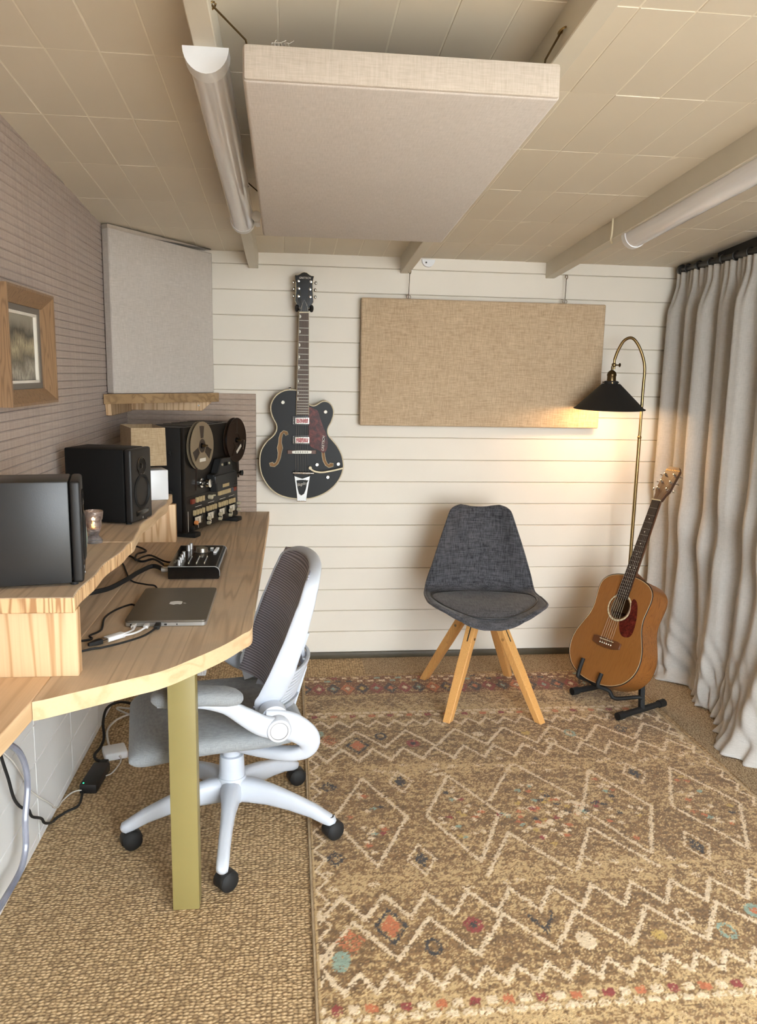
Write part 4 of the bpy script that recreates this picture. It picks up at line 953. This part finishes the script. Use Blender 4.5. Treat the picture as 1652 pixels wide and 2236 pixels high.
# backrest: leaning, wrapped frame with ribbed mesh
def bkp(u, v):   # u 0 bottom .. 1 top, v -1 (its right) .. 1 (its left)
    z = .468+.408*u; hw = np.interp(u, [-.2, 0, .12, .3, .55, .8, .93, 1.01], [.13, .165, .192, .217, .232, .224, .205, .19])
    wrap = .062-.030*u
    return V3(-.045-(z-.468)*.40-wrap*(1-v*v), v*hw, z+.010*(1-v*v)*(u > .95))
NU, NV = 46, 25; MG = [[bkp(i/(NU-1), -1+2*j/(NV-1)) for j in range(NV)] for i in range(NU)]
me_o = obj('back_mesh', G().grid(MG), M['mesh'], oc_, smooth=180, solid=.004)
uv = me_o.data.uv_layers.new(name='UVMap')
for p in me_o.data.polygons:
    for li in p.loop_indices:
        vi = me_o.data.loops[li].vertex_index; uv.data[li].uv = ((vi//NV)/(NU-1)*.86, (vi % NV)/(NV-1))
lft = [bkp(u, 1) for u in np.linspace(0, .93, 16)]; rgt = [bkp(u, -1) for u in np.linspace(.93, 0, 16)]
topc = [bkp(.975, .88), bkp(1.0, .55), bkp(1.005, 0), bkp(1.0, -.55), bkp(.975, -.88)]
frame = spline([bkp(-.02, .9)+V3(-.012, 0, -.02)]+lft[1:]+topc+rgt[:-1]+[bkp(-.02, -.9)+V3(-.012, 0, -.02)], 3)
nf = len(frame); R = []
for i in range(nf):
    t_ = nrm(frame[min(i+1, nf-1)]-frame[max(i-1, 0)]); q = i/(nf-1); lo = abs(q-.5)*2
    bk = nrm(V3(-1, 0, .15)-t_*np.dot(V3(-1, 0, .15), t_)); ot = np.cross(t_, bk)
    wd = .036+.040*min(1, lo*1.3)**1.2; th = .016
    R.append([frame[i]+bk*(wd*.5*(1+math.cos(a)))*1.0-bk*.006+ot*(th/2*math.sin(a)) for a in np.linspace(0, 2*PI, 15)[:-1]])
obj('back_frame', G().rings(R), M['chairw'], oc_, smooth=70)
lum = [[bkp(u, v)+V3(-.058-.030*(1-abs(v)), 0, -.02) for v in np.linspace(-.95, .95, 11)] for u in np.linspace(.0, .38, 4)]
obj('lumbar_shell', G().rings([[p for p in (bkp(-.16, v*.9)+V3(-.05-.04*(1-v*v), 0, 0), bkp(-.16, v*.9)+V3(-.066-.04*(1-v*v), 0, 0), bkp(-.04, v*.9)+V3(-.072-.04*(1-v*v), 0, 0), bkp(-.04, v*.9)+V3(-.058-.04*(1-v*v), 0, 0))] for v in np.linspace(-1, 1, 15)]), M['chairw'], oc_)
for k in range(9):
    u = -.01+.036*k
    obj('lumbar_rib', G().sweep([bkp(u, v)+V3(-.058-.040*(1-v*v), 0, -.0) for v in np.linspace(-.93, .93, 13)], .010, .0085, (0, 0, 1), 8, 4), M['chairw'], oc_)
obj('spine_plate', G().sweep([bkp(u, 0)+V3(-.075-.03*(u < .3), 0, 0) for u in (-.16, 0, .15, .3, .42)], [.06, .055, .05, .05, .035], [.018, .016, .014, .014, .02], (-1, 0, 0), 10, 4), M['chairw'], oc_)
for s in (1, -1):
    L_ = .243*s
    yk = [(-.070, L_*.98, .458), (-.115, L_*.985, .450), (-.165, L_*.975, .425), (-.200, L_*.95, .390), (-.198, L_*.90, .352), (-.160, L_*.82, .332), (-.10, L_*.66, .326), (-.03, L_*.42, .322), (.03, L_*.2, .322)]
    yk = spline([V3(*p) for p in yk], 5); n_ = len(yk); up = (0, s, 0)
    obj('yoke_arm', G().sweep(yk, [np.interp(i/(n_-1), [0, .2, .42, .6, 1], [.075, .085, .066, .040, .028]) for i in range(n_)], [np.interp(i/(n_-1), [0, .5, .65, 1], [.030, .034, .05, .05]) for i in range(n_)], up, 14, 3), M['chairw'], oc_, smooth=60)
    obj('back_joint', G().lathe([(.001, 0), (.036, .002), (.041, .008), (.041, .058), (.001, .060)], 28, T(-.100, L_-s*.062, .462) @ RX(-90*s)), M['chairw'], oc_)
    ar = spline([V3(*p) for p in ((-.105, L_*1.10, .447), (-.06, L_*1.11, .462), (-.01, L_*1.11, .495), (.04, L_*1.11, .530), (.09, L_*1.10, .545), (.16, L_*1.09, .552), (.225, L_*1.08, .555))], 5); n_ = len(ar)
    am = obj('armrest', G().sweep(ar, [np.interp(i/(n_-1), [0, .4, .6, 1], [.030, .030, .056, .05]) for i in range(n_)], [np.interp(i/(n_-1), [0, .25, .5, .7, 1], [.064, .058, .042, .026, .014]) for i in range(n_)], (0, 0, 1), 14, 3), M['chairw'], oc_, smooth=60)
    obj('pivot_cap', G().lathe([(.034, -.022), (.036, -.018), (.036, .014), (.033, .019), (.026, .020), (.026, .0185), (.024, .0185), (.001, .0195)], 28, T(-.105, L_*1.10, .447) @ RX(-90*s)), M['chairw'], am)
    obj('cap_groove', G().tube([(-.105+.0255*math.cos(a), L_*1.10+s*.0193, .447+.0255*math.sin(a)) for a in np.linspace(0, 2*PI, 33)[:-1]], .0009, 5, loop=True), M['slate'], am)
    pd = []
    for f in (-.006, .0, .012, .04, .10, .16, .205, .228, .238, .242):
        k = 1.0
        if f < .04: k = math.sqrt(max(.02, 1-((.04-f)/.048)**2))
        if f > .2: k = math.sqrt(max(.02, 1-((f-.2)/.0435)**2))
        zc_ = np.interp(f, [0, .08, .24], [.553, .566, .572])
        pd.append([(f, L_*1.10+.042*k*math.copysign(abs(math.cos(a))**.75, math.cos(a)), zc_+.023*k*math.copysign(abs(math.sin(a))**.75, math.sin(a))) for a in np.linspace(0, 2*PI, 21)[:-1]])
    obj('arm_pad', G().rings(pd), M['seatgrey'], am, smooth=180)

# ------------------------------------------------------------------ curtain and pole
NY, NZ = 330, 90
ys = np.linspace(3.872, 1.35, NY); zs = np.concatenate([np.linspace(1.966, 1.87, 12), np.linspace(1.86, .35, 44), np.linspace(.33, .004, NZ-56)])
sarc = 3.872-ys
ph = 2*PI*sarc/.148+.8*np.sin(sarc*5.3)+.4*np.sin(sarc*11.7+1); ph2 = 2*PI*sarc/.043+1.2*np.sin(sarc*8)
P = []
for z in zs:
    t_ = (1.972-z)/1.968; hd_ = max(0, min(1, (1.90-z)/.12))
    fold = np.sin(ph+.5*math.sin(t_*2.3)*np.sin(sarc*6)); fold = np.sign(fold)*np.abs(fold)**.8
    wl_ = max(0, min(1, (.7-z)/.6)); fold = fold*(1-.75*wl_)+.9*wl_*np.sin(2*PI*sarc/.34+1.1+1.5*np.sin(sarc*3.3)+.6*math.sin(z*7))
    amp = (.006+.027*hd_)*(.85+.3*np.sin(sarc*3.1+1)); fine = (.011*(1-hd_)+.004*hd_*(1-t_))*np.sin(ph2)
    x = 1.905-.008*hd_-amp*fold-fine-.012*np.sin(ph*.5+3*t_)*hd_
    lowq = max(0, (.55-z)/.55)
    x = x-lowq**1.6*(.060+.055*np.sin(sarc*5.2+2.2)+.02*np.sin(sarc*13))-lowq**2*.022*np.sin(ph2*.6+z*38)*np.sin(z*29+sarc*9)
    x = x-.010*np.exp(-((z-.75)/.2)**2)*np.sin(sarc*10+z*14)
    yv = ys-.02*t_*np.sin(sarc*4)+.03*lowq*np.sin(sarc*8+1)-(.12*lowq*np.exp(-sarc/.1))
    zz_ = np.full(NY, z)+ (z < .33)*lowq*.004*np.sin(sarc*40)
    if z < .05: x = x-(.05-z)*.5*(1+np.sin(sarc*7))
    x = np.minimum(x, 1.985)
    P.append([(a, min(b, D-.03), max(c, .003)) for a, b, c in zip(x, yv, zz_)])
cu = tag(obj('curtain', G().grid(P), M['curtain'], smooth=180, solid=.003, loc=(1.88, 2.6, 0)), 'long grey linen curtain in deep folds pooling on the carpet', 'curtain')
cpz = 1.981
cpole = thing('curtain_pole', 'black curtain pole with rings above the grey curtain', 'curtain pole', (1.905, 3.86, cpz))
obj('pole', G().cyl((0, 0, 0), (0, -2.9, 0), .014, n=16), M['blackframe'], cpole)
obj('end_cap', G().lathe([(.001, 0), (.019, .002), (.024, .014), (.024, .03), (.018, .036), (.001, .037)], 20, T(0, .012, 0) @ RX(90)), M['blackframe'], cpole)
for k in range(24): obj('ring', G().tube([(.0185*math.cos(a), -.075-.105*k, .0185*math.sin(a)) for a in np.linspace(0, 2*PI, 19)[:-1]], .0033, 6, loop=True), M['blackframe'], cpole)
for y in (-.10, -1.4, -2.7): obj('bracket', G().span((.0, y-.008, -.008), (.15, y+.008, .008), .002), M['blackframe'], cpole)
p_ = at(1540, 1522, z=.0)
tag(obj('black_strap', G().tube(spline([(p_[0]-.02, p_[1]+.03, .006), (p_[0]-.03, p_[1]-.01, .006), (p_[0]+.005, p_[1]-.035, .006), (p_[0]+.035, p_[1]-.02, .006), (p_[0]+.03, p_[1]+.03, .01)], 5), .004, 8), M['blackmat']), 'small black strap peeping out under the curtain hem', 'strap')

# ------------------------------------------------------------------ rug
def make_rug():
    X0, Y0, Y1, YC = .066, 1.16, 3.656, 2.402
    step = .0042
    ny = int((Y1-Y0)/step); nx_ = int(1.56/step)
    yy = np.linspace(Y0, Y1, ny)[:, None]*np.ones((1, nx_)); s = np.linspace(0, 1, nx_)[None, :]*np.ones((ny, 1))
    wid = 1.53+(Y1-yy)*.035; xx = X0+s*wid
    rn = RNG.standard_normal
    jx = xx+rn((ny, nx_))*.0022; jy = yy+rn((ny, nx_))*.0022; d = np.abs(jy-YC)
    def smooth(a, kx, ky):
        for ax, k in ((1, kx), (0, ky)):
            ker = np.ones(k)/k; a = np.apply_along_axis(lambda r: np.convolve(np.pad(r, k//2, mode='edge'), ker, 'valid')[:len(r)], ax, a)
        return (a-a.mean())/a.std()
    L = lambda *c: np.array(lin(c)[:3])
    BR, DK, TN, CR_, RU, RD, TE, CH, MU = L(148, 114, 70), L(116, 88, 52), L(208, 178, 128), L(236, 214, 180), L(202, 120, 76), L(152, 66, 58), L(150, 172, 156), L(62, 58, 56), L(204, 172, 96)
    streak = smooth(rn((ny, nx_)), 41, 3); speck = smooth(rn((ny, nx_)), 3, 3)*.6+rn((ny, nx_))*.75; patch = smooth(rn((ny, nx_)), 61, 31)
    lightband = .75*np.exp(-((d-.325)/.055)**2)+.7*np.exp(-((d-.80)/.07)**2)+.5*np.exp(-((d-1.0)/.05)**2)+1.1*np.exp(-((d-.86)/.05)**2)*.6
    f = .34*streak+1.0*speck+.22*patch+1.15*lightband-.62
    col = np.where((f > 0)[..., None], TN, BR); col = np.where((f < -1.5)[..., None], DK, col)
    col = np.where(((d > 1.03) & (f < .3))[..., None], L(128, 82, 46), col)
    col = col*(1+.10*rn((ny, nx_, 1)))
    def put(mask, c, p=.93):
        nonlocal col
        mk = mask & (RNG.random((ny, nx_)) < p); col[mk] = c*(1+.07*rn((mk.sum(), 1)))
    def seg(a, b, w=.0105):
        ax, ay = a; bx, by = b; dx, dy = bx-ax, by-ay; l2 = dx*dx+dy*dy
        i0, i1 = np.searchsorted(yy[:, 0], [min(ay, by)-.03, max(ay, by)+.03]); sl = slice(max(i0, 0), i1)
        t_ = np.clip(((jx[sl]-ax)*dx+(jy[sl]-ay)*dy)/l2, 0, 1); m_ = np.zeros((ny, nx_), bool)
        m_[sl] = np.hypot(jx[sl]-ax-t_*dx, jy[sl]-ay-t_*dy) < w*.55+.0012*speck[sl]; put(m_, CR_, .95)
    def zig(lo, hi, per, ph, c, w=.009, p=.95):   # zigzag bands, mirrored about the middle of the rug
        tri = 2*np.abs(((jx-ph)/per) % 1-.5); dd = np.abs(d-(lo+(hi-lo)*tri)); sl_ = 2*(hi-lo)/per
        put(dd/math.sqrt(1+sl_*sl_) < w*.55+.0012*speck, c, p)
    zig(.688, .746, .0785, .053, CR_, .011); zig(.50, .645, .204, .07, CR_, .0115); zig(.395, .492, .1205, .085, CR_, .0115); zig(.868, .952, .123, .105, L(214, 186, 142), .007, .8)
    u = ((xx-.09)/.0405); ki = np.floor(u).astype(int) % 4; fr = np.abs(u % 1-.5)
    tri_ = (fr < .34+.5*(.79-d)*0) & (np.abs(d-.795) < .0135-.012*fr)
    for k_, c in ((0, RD), (1, CR_), (2, RU), (3, CR_)): put(tri_ & (ki == k_), c)
    u2 = ((xx-.11)/.0405); fr2 = np.abs(u2 % 1-.5); put((fr2 < .4) & (np.abs(d-.825) < .011-.010*fr2), CR_, .85)
    u = ((xx-.14)/.0668); ki = np.round(u).astype(int) % 6; lx = (jx-.14)-np.round(u)*.0668; q = np.abs(lx)/.034+np.abs(d-1.10)/.063
    for k_, (c, c2) in enumerate(((RD, CR_), (CH, TE), (RU, CR_), (CH, MU), (RD, TE), (CH, RU))):
        put((q < 1) & (q > .52) & (ki == k_), c, .85); put((q < .36) & (ki == k_), c2, .9)
    hsh = RNG.random((60, 60))
    for row, dv in enumerate((1.19, 1.225)):
        u = (xx+.02*row)/.052; ki = np.floor(u).astype(int); fr = np.abs(u % 1-.5)
        for k_ in range(34):
            put((ki == k_) & (fr < .26) & (np.abs(d-dv) < .010), (CR_, RD, TN, CH, CR_, TE)[int(hsh[row, k_]*6)], .85)
    def dia(cx, cy, hw, hh): return np.abs(jx-cx)/hw+np.abs(jy-cy)/hh
    for cx in (.265, .577, 1.112, 1.43):
        c = [(cx-.122, YC), (cx, YC+.262), (cx+.124, YC), (cx, YC-.262)]
        for k_ in range(4): seg(c[k_], c[(k_+1) % 4])
    for a, b in (((.69, 2.484), (.83, 2.726)), ((.58, 2.07), (.70, 2.286)), ((.70, 2.286), (.84, 2.07)), ((.99, 2.49), (.85, 2.726)), ((.97, 2.29), (.85, 2.07)), ((1.11, 2.07), (.98, 2.286))): seg(a, b)
    for cx, cy in ((.40, 2.632), (.40, 2.168), (1.275, 2.632), (1.275, 2.168)):
        q = dia(cx, cy, .046, .085); put((q < 1) & (q > .78), CR_, .8); put(q < .5, CH, .8)
    cols = [CR_]*6+[RU, RU, RD, TE, TE, CH, MU]
    for cx, hw, n_ in ((.265, .085, 18), (.577, .09, 24), (.845, .19, 80), (1.112, .09, 24), (1.43, .09, 22)):
        for k_ in range(n_):
            while True:
                a, b = RNG.uniform(-1, 1, 2)
                if abs(a)+abs(b) < 1: break
            q = np.abs(jx-cx-a*hw)/.013+np.abs(jy-YC-b*.215)/.012; put(q < 1, cols[RNG.integers(len(cols))], .88)
    for k_ in range(70):
        cx, cy = RNG.uniform(.1, 1.6), YC+RNG.choice([-1, 1])*RNG.uniform(.27, .38); q = np.abs(jx-cx)/.018+np.abs(jy-cy)/.014; put(q < 1, CR_ if RNG.random() < .8 else TN, .6)
    ell = lambda cx, cy, r, ry: np.hypot((jx-cx)/r, (jy-cy)/ry)
    for cx, cy, hw, hh, c, c2 in ((.12, 3.037, .022, .028, TE, None), (.13, 1.762, .024, .036, TE, None), (.77, 2.992, .024, .02, CR_, None), (.77, 1.783, .026, .034, CR_, None), (.97, 2.991, .02, .016, MU, None), (.97, 1.787, .018, .02, MU, None), (1.28, 1.856, .03, .03, TE, RU)):
        put(ell(cx, cy, hw, hh) < 1, c)
        if c2 is not None: put(ell(cx, cy, hw*.5, hh*.5) < 1, c2)
    for cx, cy in ((.27, 2.925), (.27, 1.879)): q = dia(cx, cy, .046, .075); put(q < .62, RU); put((q < 1) & (q > .78), CH, .85)
    for cx, cy in ((.16, 2.975), (.16, 1.830)): q = dia(cx, cy, .04, .05); put((q < 1), RU, .45)
    for cx, cy, c in ((.37, 1.793, CH), (.37, 3.0, CH), (1.16, 1.787, TE), (1.15, 2.979, TE), (1.05, 2.909, CR_), (1.07, 1.851, CR_)): q = ell(cx, cy, .023, .033); put((q < 1) & (q > .62), c, .9)
    for cx, cy in ((.49, 1.866), (.49, 2.929)): put(ell(cx, cy, .025, .03) < 1, RD, .85); put(ell(cx, cy, .011, .012) < 1, CH)
    for cx, cy in ((.14, 2.188), (.14, 2.611), (1.38, 3.003), (1.50, 1.8)): q = np.abs(jx-cx)/.035+np.abs(jy-cy)/.04; put((q < 1) & (q > .3), CH, .6)
    put((np.abs(np.abs(jx-.68)*1.9-(jy-1.825)) < .012) & (np.abs(jx-.68) < .036), CH, .9)
    for sd in (0, 1):
        e = (xx-X0) if sd == 0 else (X0+wid-xx)
        tri = 2*np.abs(((jy-.03)/.098) % 1-.5); put((np.abs(e-.012-.034*tri) < .0055+.001*speck) & (d < .72), CR_, .9)
        put(e < .009, TN, .9)
    zz = .0085+.0022*RNG.random((ny, nx_)); zz += .0012*(col.mean(2) > .5)
    edge = np.minimum(np.minimum(s, 1-s)*nx_, np.minimum(np.arange(ny), np.arange(ny)[::-1])[:, None]); zz = np.where(edge < 1, .0015, zz)
    v = np.stack([xx, yy, zz], -1).reshape(-1, 3); idx = np.arange(ny*nx_).reshape(ny, nx_)
    F = np.stack([idx[:-1, :-1], idx[:-1, 1:], idx[1:, 1:], idx[1:, :-1]], -1).reshape(-1, 4)
    me = bpy.data.meshes.new('rug'); me.vertices.add(len(v)); me.vertices.foreach_set('co', v.astype(np.float32).ravel())
    me.loops.add(F.size); me.loops.foreach_set('vertex_index', F.astype(np.int32).ravel())
    me.polygons.add(len(F)); me.polygons.foreach_set('loop_start', np.arange(0, F.size, 4, dtype=np.int32)); me.polygons.foreach_set('loop_total', np.full(len(F), 4, np.int32))
    me.update(); me.validate()
    at_ = me.attributes.new('pile', 'FLOAT_COLOR', 'POINT'); c4 = np.ones((len(v), 4), np.float32); c4[:, :3] = np.clip(col.reshape(-1, 3), 0, 1); at_.data.foreach_set('color', c4.ravel())
    me.materials.append(M['rug'])
    t_ = thing('rug', 'brown wool rug with cream zigzags and small coloured diamonds on the carpet', 'rug', (0, 0, 0))
    link(bpy.data.objects.new('pile', me), t_)
    bd = [(X0, Y0), (X0+1.53+(Y1-Y0)*.035, Y0), (X0+1.53, Y1), (X0, Y1)]
    obj('bound_edge', G().tube([(x, y, .0045) for k in range(4) for x, y in [(bd[k][0]+(bd[(k+1) % 4][0]-bd[k][0])*j/8, bd[k][1]+(bd[(k+1) % 4][1]-bd[k][1])*j/8) for j in range(8)]], .0045, 6, loop=True), M['shade'], t_)
make_rug()

# ------------------------------------------------------------------ cables and small things on the desk
def cable(name, label, pts, r, mat, n=6, low=0):
    P_ = [V3(max(p[0], XL+.0065+r), p[1], max(p[2], low+r)) for p in spline(pts, n)]
    return tag(obj(name, G().tube(P_, r, 8), mat), label, 'cable')
def dz(px, py, h=.006): return at(px, py, z=ZT+h)
sn = thing('audio_cable', 'thick black audio cable running from the interface under the shelf', 'cable', tuple(dz(362, 1233)))
obj('lead', G().tube(spline([V3(-.412, 2.66, ZT+.022), dz(335, 1236, .018), dz(305, 1248, .014), dz(275, 1266, .0150), dz(240, 1284, .0095), dz(205, 1293, .0085), V3(-.64, 2.40, ZT+.0085)], 6), .0075, 10), M['blackmat'], sn, True)
obj('plug', G().cyl((-.4225, 2.662, ZT+.0225), (-.394, 2.663, ZT+.0225), .0085, n=14), M['silver'], sn, True)
sn2 = thing('jack_cable', 'thin black cable with a gold jack plug in the interface', 'cable', tuple(dz(365, 1218)))
obj('lead', G().tube(spline([V3(-.425, 2.735, ZT+.022), dz(335, 1221, .016), dz(308, 1226, .006), dz(283, 1214, .006), V3(-.60, 2.93, ZT+.006)], 6), .004, 8), M['blackmat'], sn2, True)
obj('plug', G().cyl((-.425, 2.735, ZT+.0225), (-.394, 2.735, ZT+.0225), .0060, n=12), M['brass'], sn2, True)
cable('looped_cable', 'black cable looping back under the shelf beside the interface', [V3(-.395, 2.775, ZT+.022), V3(-.43, 2.79, ZT+.021), dz(330, 1213, .016), dz(312, 1216, .0145), dz(296, 1223, .0145), dz(299, 1210, .0145), dz(319, 1203, .006), dz(297, 1193, .006), V3(-.60, 3.06, ZT+.006)], .0034, M['blackmat'])
cable('thin_cable', 'thin black cable curving from the shelf to the laptop back edge', [V3(-.60, 2.80, ZT+.004), dz(262, 1226, .004), dz(270, 1234, .004), dz(275, 1247, .004), dz(287, 1268, .004), dz(318, 1276, .004), dz(338, 1279, .004), V3(-.40, 2.450, ZT+.007)], .0026, M['blackmat'])
cable('laptop_lead', 'black lead curving from under the laptop side to the riser', [V3(-.4375, 2.29, ZT+.006), dz(285, 1320, .004), dz(250, 1333, .004), dz(228, 1350, .004), dz(221, 1375, .004), dz(196, 1388, .004), V3(-.50, 2.01, ZT+.004), V3(-.57, 1.98, ZT+.004)], .0028, M['blackmat'])
ad = thing('display_adapter', 'white display adapter plugged into the laptop side', 'adapter', tuple(dz(250, 1390, 0)))
a_, b_ = dz(232, 1396, .009), dz(268, 1385, .009); dd = nrm(b_-a_)
obj('body', G().sweep([a_, a_+(b_-a_)*.5, b_], .021, .013, (0, 0, 1), 14, 6), M['white'], ad, True)
obj('connector', G().sweep([a_-dd*.018, a_-dd*.009, a_+dd*.001], .017, .010, (0, 0, 1), 12, 6), M['chrome'], ad, True)
obj('black_plug', G().sweep([a_-dd*.052, a_-dd*.03, a_-dd*.016], [.008, .017, .018], [.008, .012, .012], (0, 0, 1), 12, 6), M['blackmat'], ad, True)
obj('lead', G().tube(spline([b_, b_+dd*.02+V3(0, .004, 0), dz(291, 1374, .008), V3(-.412, 2.100, ZT+.008)], 5), .0032, 8), M['white'], ad, True)
obj('plug', G().box((-.41, 2.1045, ZT+.0075), (.011, .026, .0075), .001), M['white'], ad, True)
ad2 = thing('white_usb_lead', 'white lead beside the display adapter in the laptop port', 'cable', (-.376, 2.105, ZT))
obj('plug', G().box((-.377, 2.1045, ZT+.0075), (.013, .026, .0078), .001), M['white'], ad2, True)
obj('lead', G().tube(spline([V3(-.377, 2.093, ZT+.0075), dz(304, 1378, .008), dz(288, 1384, .009), dz(268, 1388, .009)], 5), .0028, 8), M['white'], ad2, True)
ad3 = thing('black_usb_lead', 'black plug and lead in the laptop side port', 'cable', (-.345, 2.105, ZT))
obj('plug', G().box((-.3475, 2.101, ZT+.008), (.015, .034, .010), .002), M['blackmat'], ad3, True)
obj('lead', G().tube(spline([V3(-.3475, 2.086, ZT+.008), dz(320, 1385, .004), dz(298, 1394, .004), dz(264, 1404, .004), dz(222, 1414, .004), dz(195, 1418, .004), V3(-.55, 1.88, ZT+.004)], 6), .0028, 8), M['blackmat'], ad3, True)

# ------------------------------------------------------------------ under the desk
wbk = thing('white_power_brick', 'small white power adapter on the carpet under the desk', 'power adapter', (-.655, 2.925, 0), (0, 0, math.radians(20)))
obj('housing', G().box((0, 0, .0155), (.085, .085, .031), .008, 3), M['white'], wbk)
obj('strain_relief', G().cyl((.012, -.042, .016), (.014, -.055, .014), .0045, .003, n=10), M['greycable'], wbk)
bbk = thing('black_power_brick', 'black power brick with a green light on the carpet by the wall', 'power adapter', (-.683, 2.73, 0), (0, 0, math.radians(-4)))
obj('housing', G().box((0, 0, .0165), (.058, .165, .033), .003), M['black'], bbk)
obj('indicator', G().box((-.018, -.07, .0333), (.004, .005, .001)), M['led'], bbk)
obj('mains_plug', G().box((0, .10, .016), (.03, .04, .022), .004), M['blackmat'], bbk)
def wx(px, py, x=-.735): return at(px, py, x=x)
def fz_(px, py, z=.006): return at(px, py, z=z)
cable('black_lead', 'black lead sagging from the desk to the black power brick', [V3(-.692, 2.650, .014), fz_(181, 1728), fz_(172, 1758), fz_(142, 1774), fz_(116, 1794), wx(98, 1797), wx(90, 1787), wx(70, 1783), wx(62, 1768), wx(45, 1762), wx(30, 1742), wx(18, 1700), wx(2, 1650), wx(-20, 1560)], .0042, M['blackmat'], 5)
cable('white_lead', 'thin white lead running from the desk along the tiled wall', [V3(-.710, 2.650, .014), fz_(155, 1732), fz_(120, 1763), wx(113, 1757, -.755), wx(85, 1740, -.755), wx(62, 1722, -.755), wx(52, 1700, -.755), wx(30, 1665, -.755), wx(6, 1640, -.755), wx(-15, 1600, -.755)], .0026, M['greycable'], 5)
cable('grey_hose', 'clear grey hose hanging down the tiled wall', [wx(-12, 1610, -.72), wx(18, 1624, -.72), wx(42, 1643, -.72), wx(56, 1676, -.72), wx(60, 1720, -.72), wx(55, 1790, -.72), wx(56, 1850, -.72), wx(45, 1900, -.72), wx(15, 1955, -.72), wx(-20, 2010, -.72)], .0088, M['hose'], 5)
cable('mains_lead', 'black mains lead from the brick curling behind the chair', [V3(-.682, 2.850, .016), V3(-.712, 2.880, .008), V3(-.730, 2.925, .007), V3(-.722, 2.990, .007), V3(-.722, 3.05, .02), V3(-.738, 3.11, .055), V3(-.735, 3.18, .085), V3(-.70, 3.27, .070), V3(-.63, 3.36, .02), V3(-.52, 3.46, .012), V3(-.40, 3.6, .012)], .0055, M['blackmat'], 5)
cable('grey_lead', 'pale lead curving from the white adapter to loops behind the chair', [V3(-.684, 2.966, .018), fz_(234, 1597, .02), fz_(253, 1573, .02), fz_(285, 1559, .012), fz_(322, 1552), fz_(326, 1560), fz_(305, 1566, .008), fz_(272, 1556, .018), fz_(256, 1545, .018), V3(-.625, 3.27, .05), V3(-.655, 3.42, .12)], .0042, M['greycable'], 6)
cable('short_lead', 'thin white lead joining the two power adapters', [V3(-.623, 2.878, .013), V3(-.622, 2.86, .006), V3(-.628, 2.82, .004), V3(-.638, 2.78, .004), V3(-.6535, 2.755, .008)], .0024, M['greycable'], 5)
q = at(432, 1478, z=0)
rb = thing('ribbed_box', 'white ribbed box standing on the carpet behind the office chair', 'box', (q[0], q[1]+.05, 0))
obj('housing', G().box((0, 0, .07), (.072, .08, .14), .004), M['white'], rb)
for k in range(6): obj('rib', G().box((-.030+.012*k, -.0415, .07), (.006, .006, .125), .001), M['white'], rb)
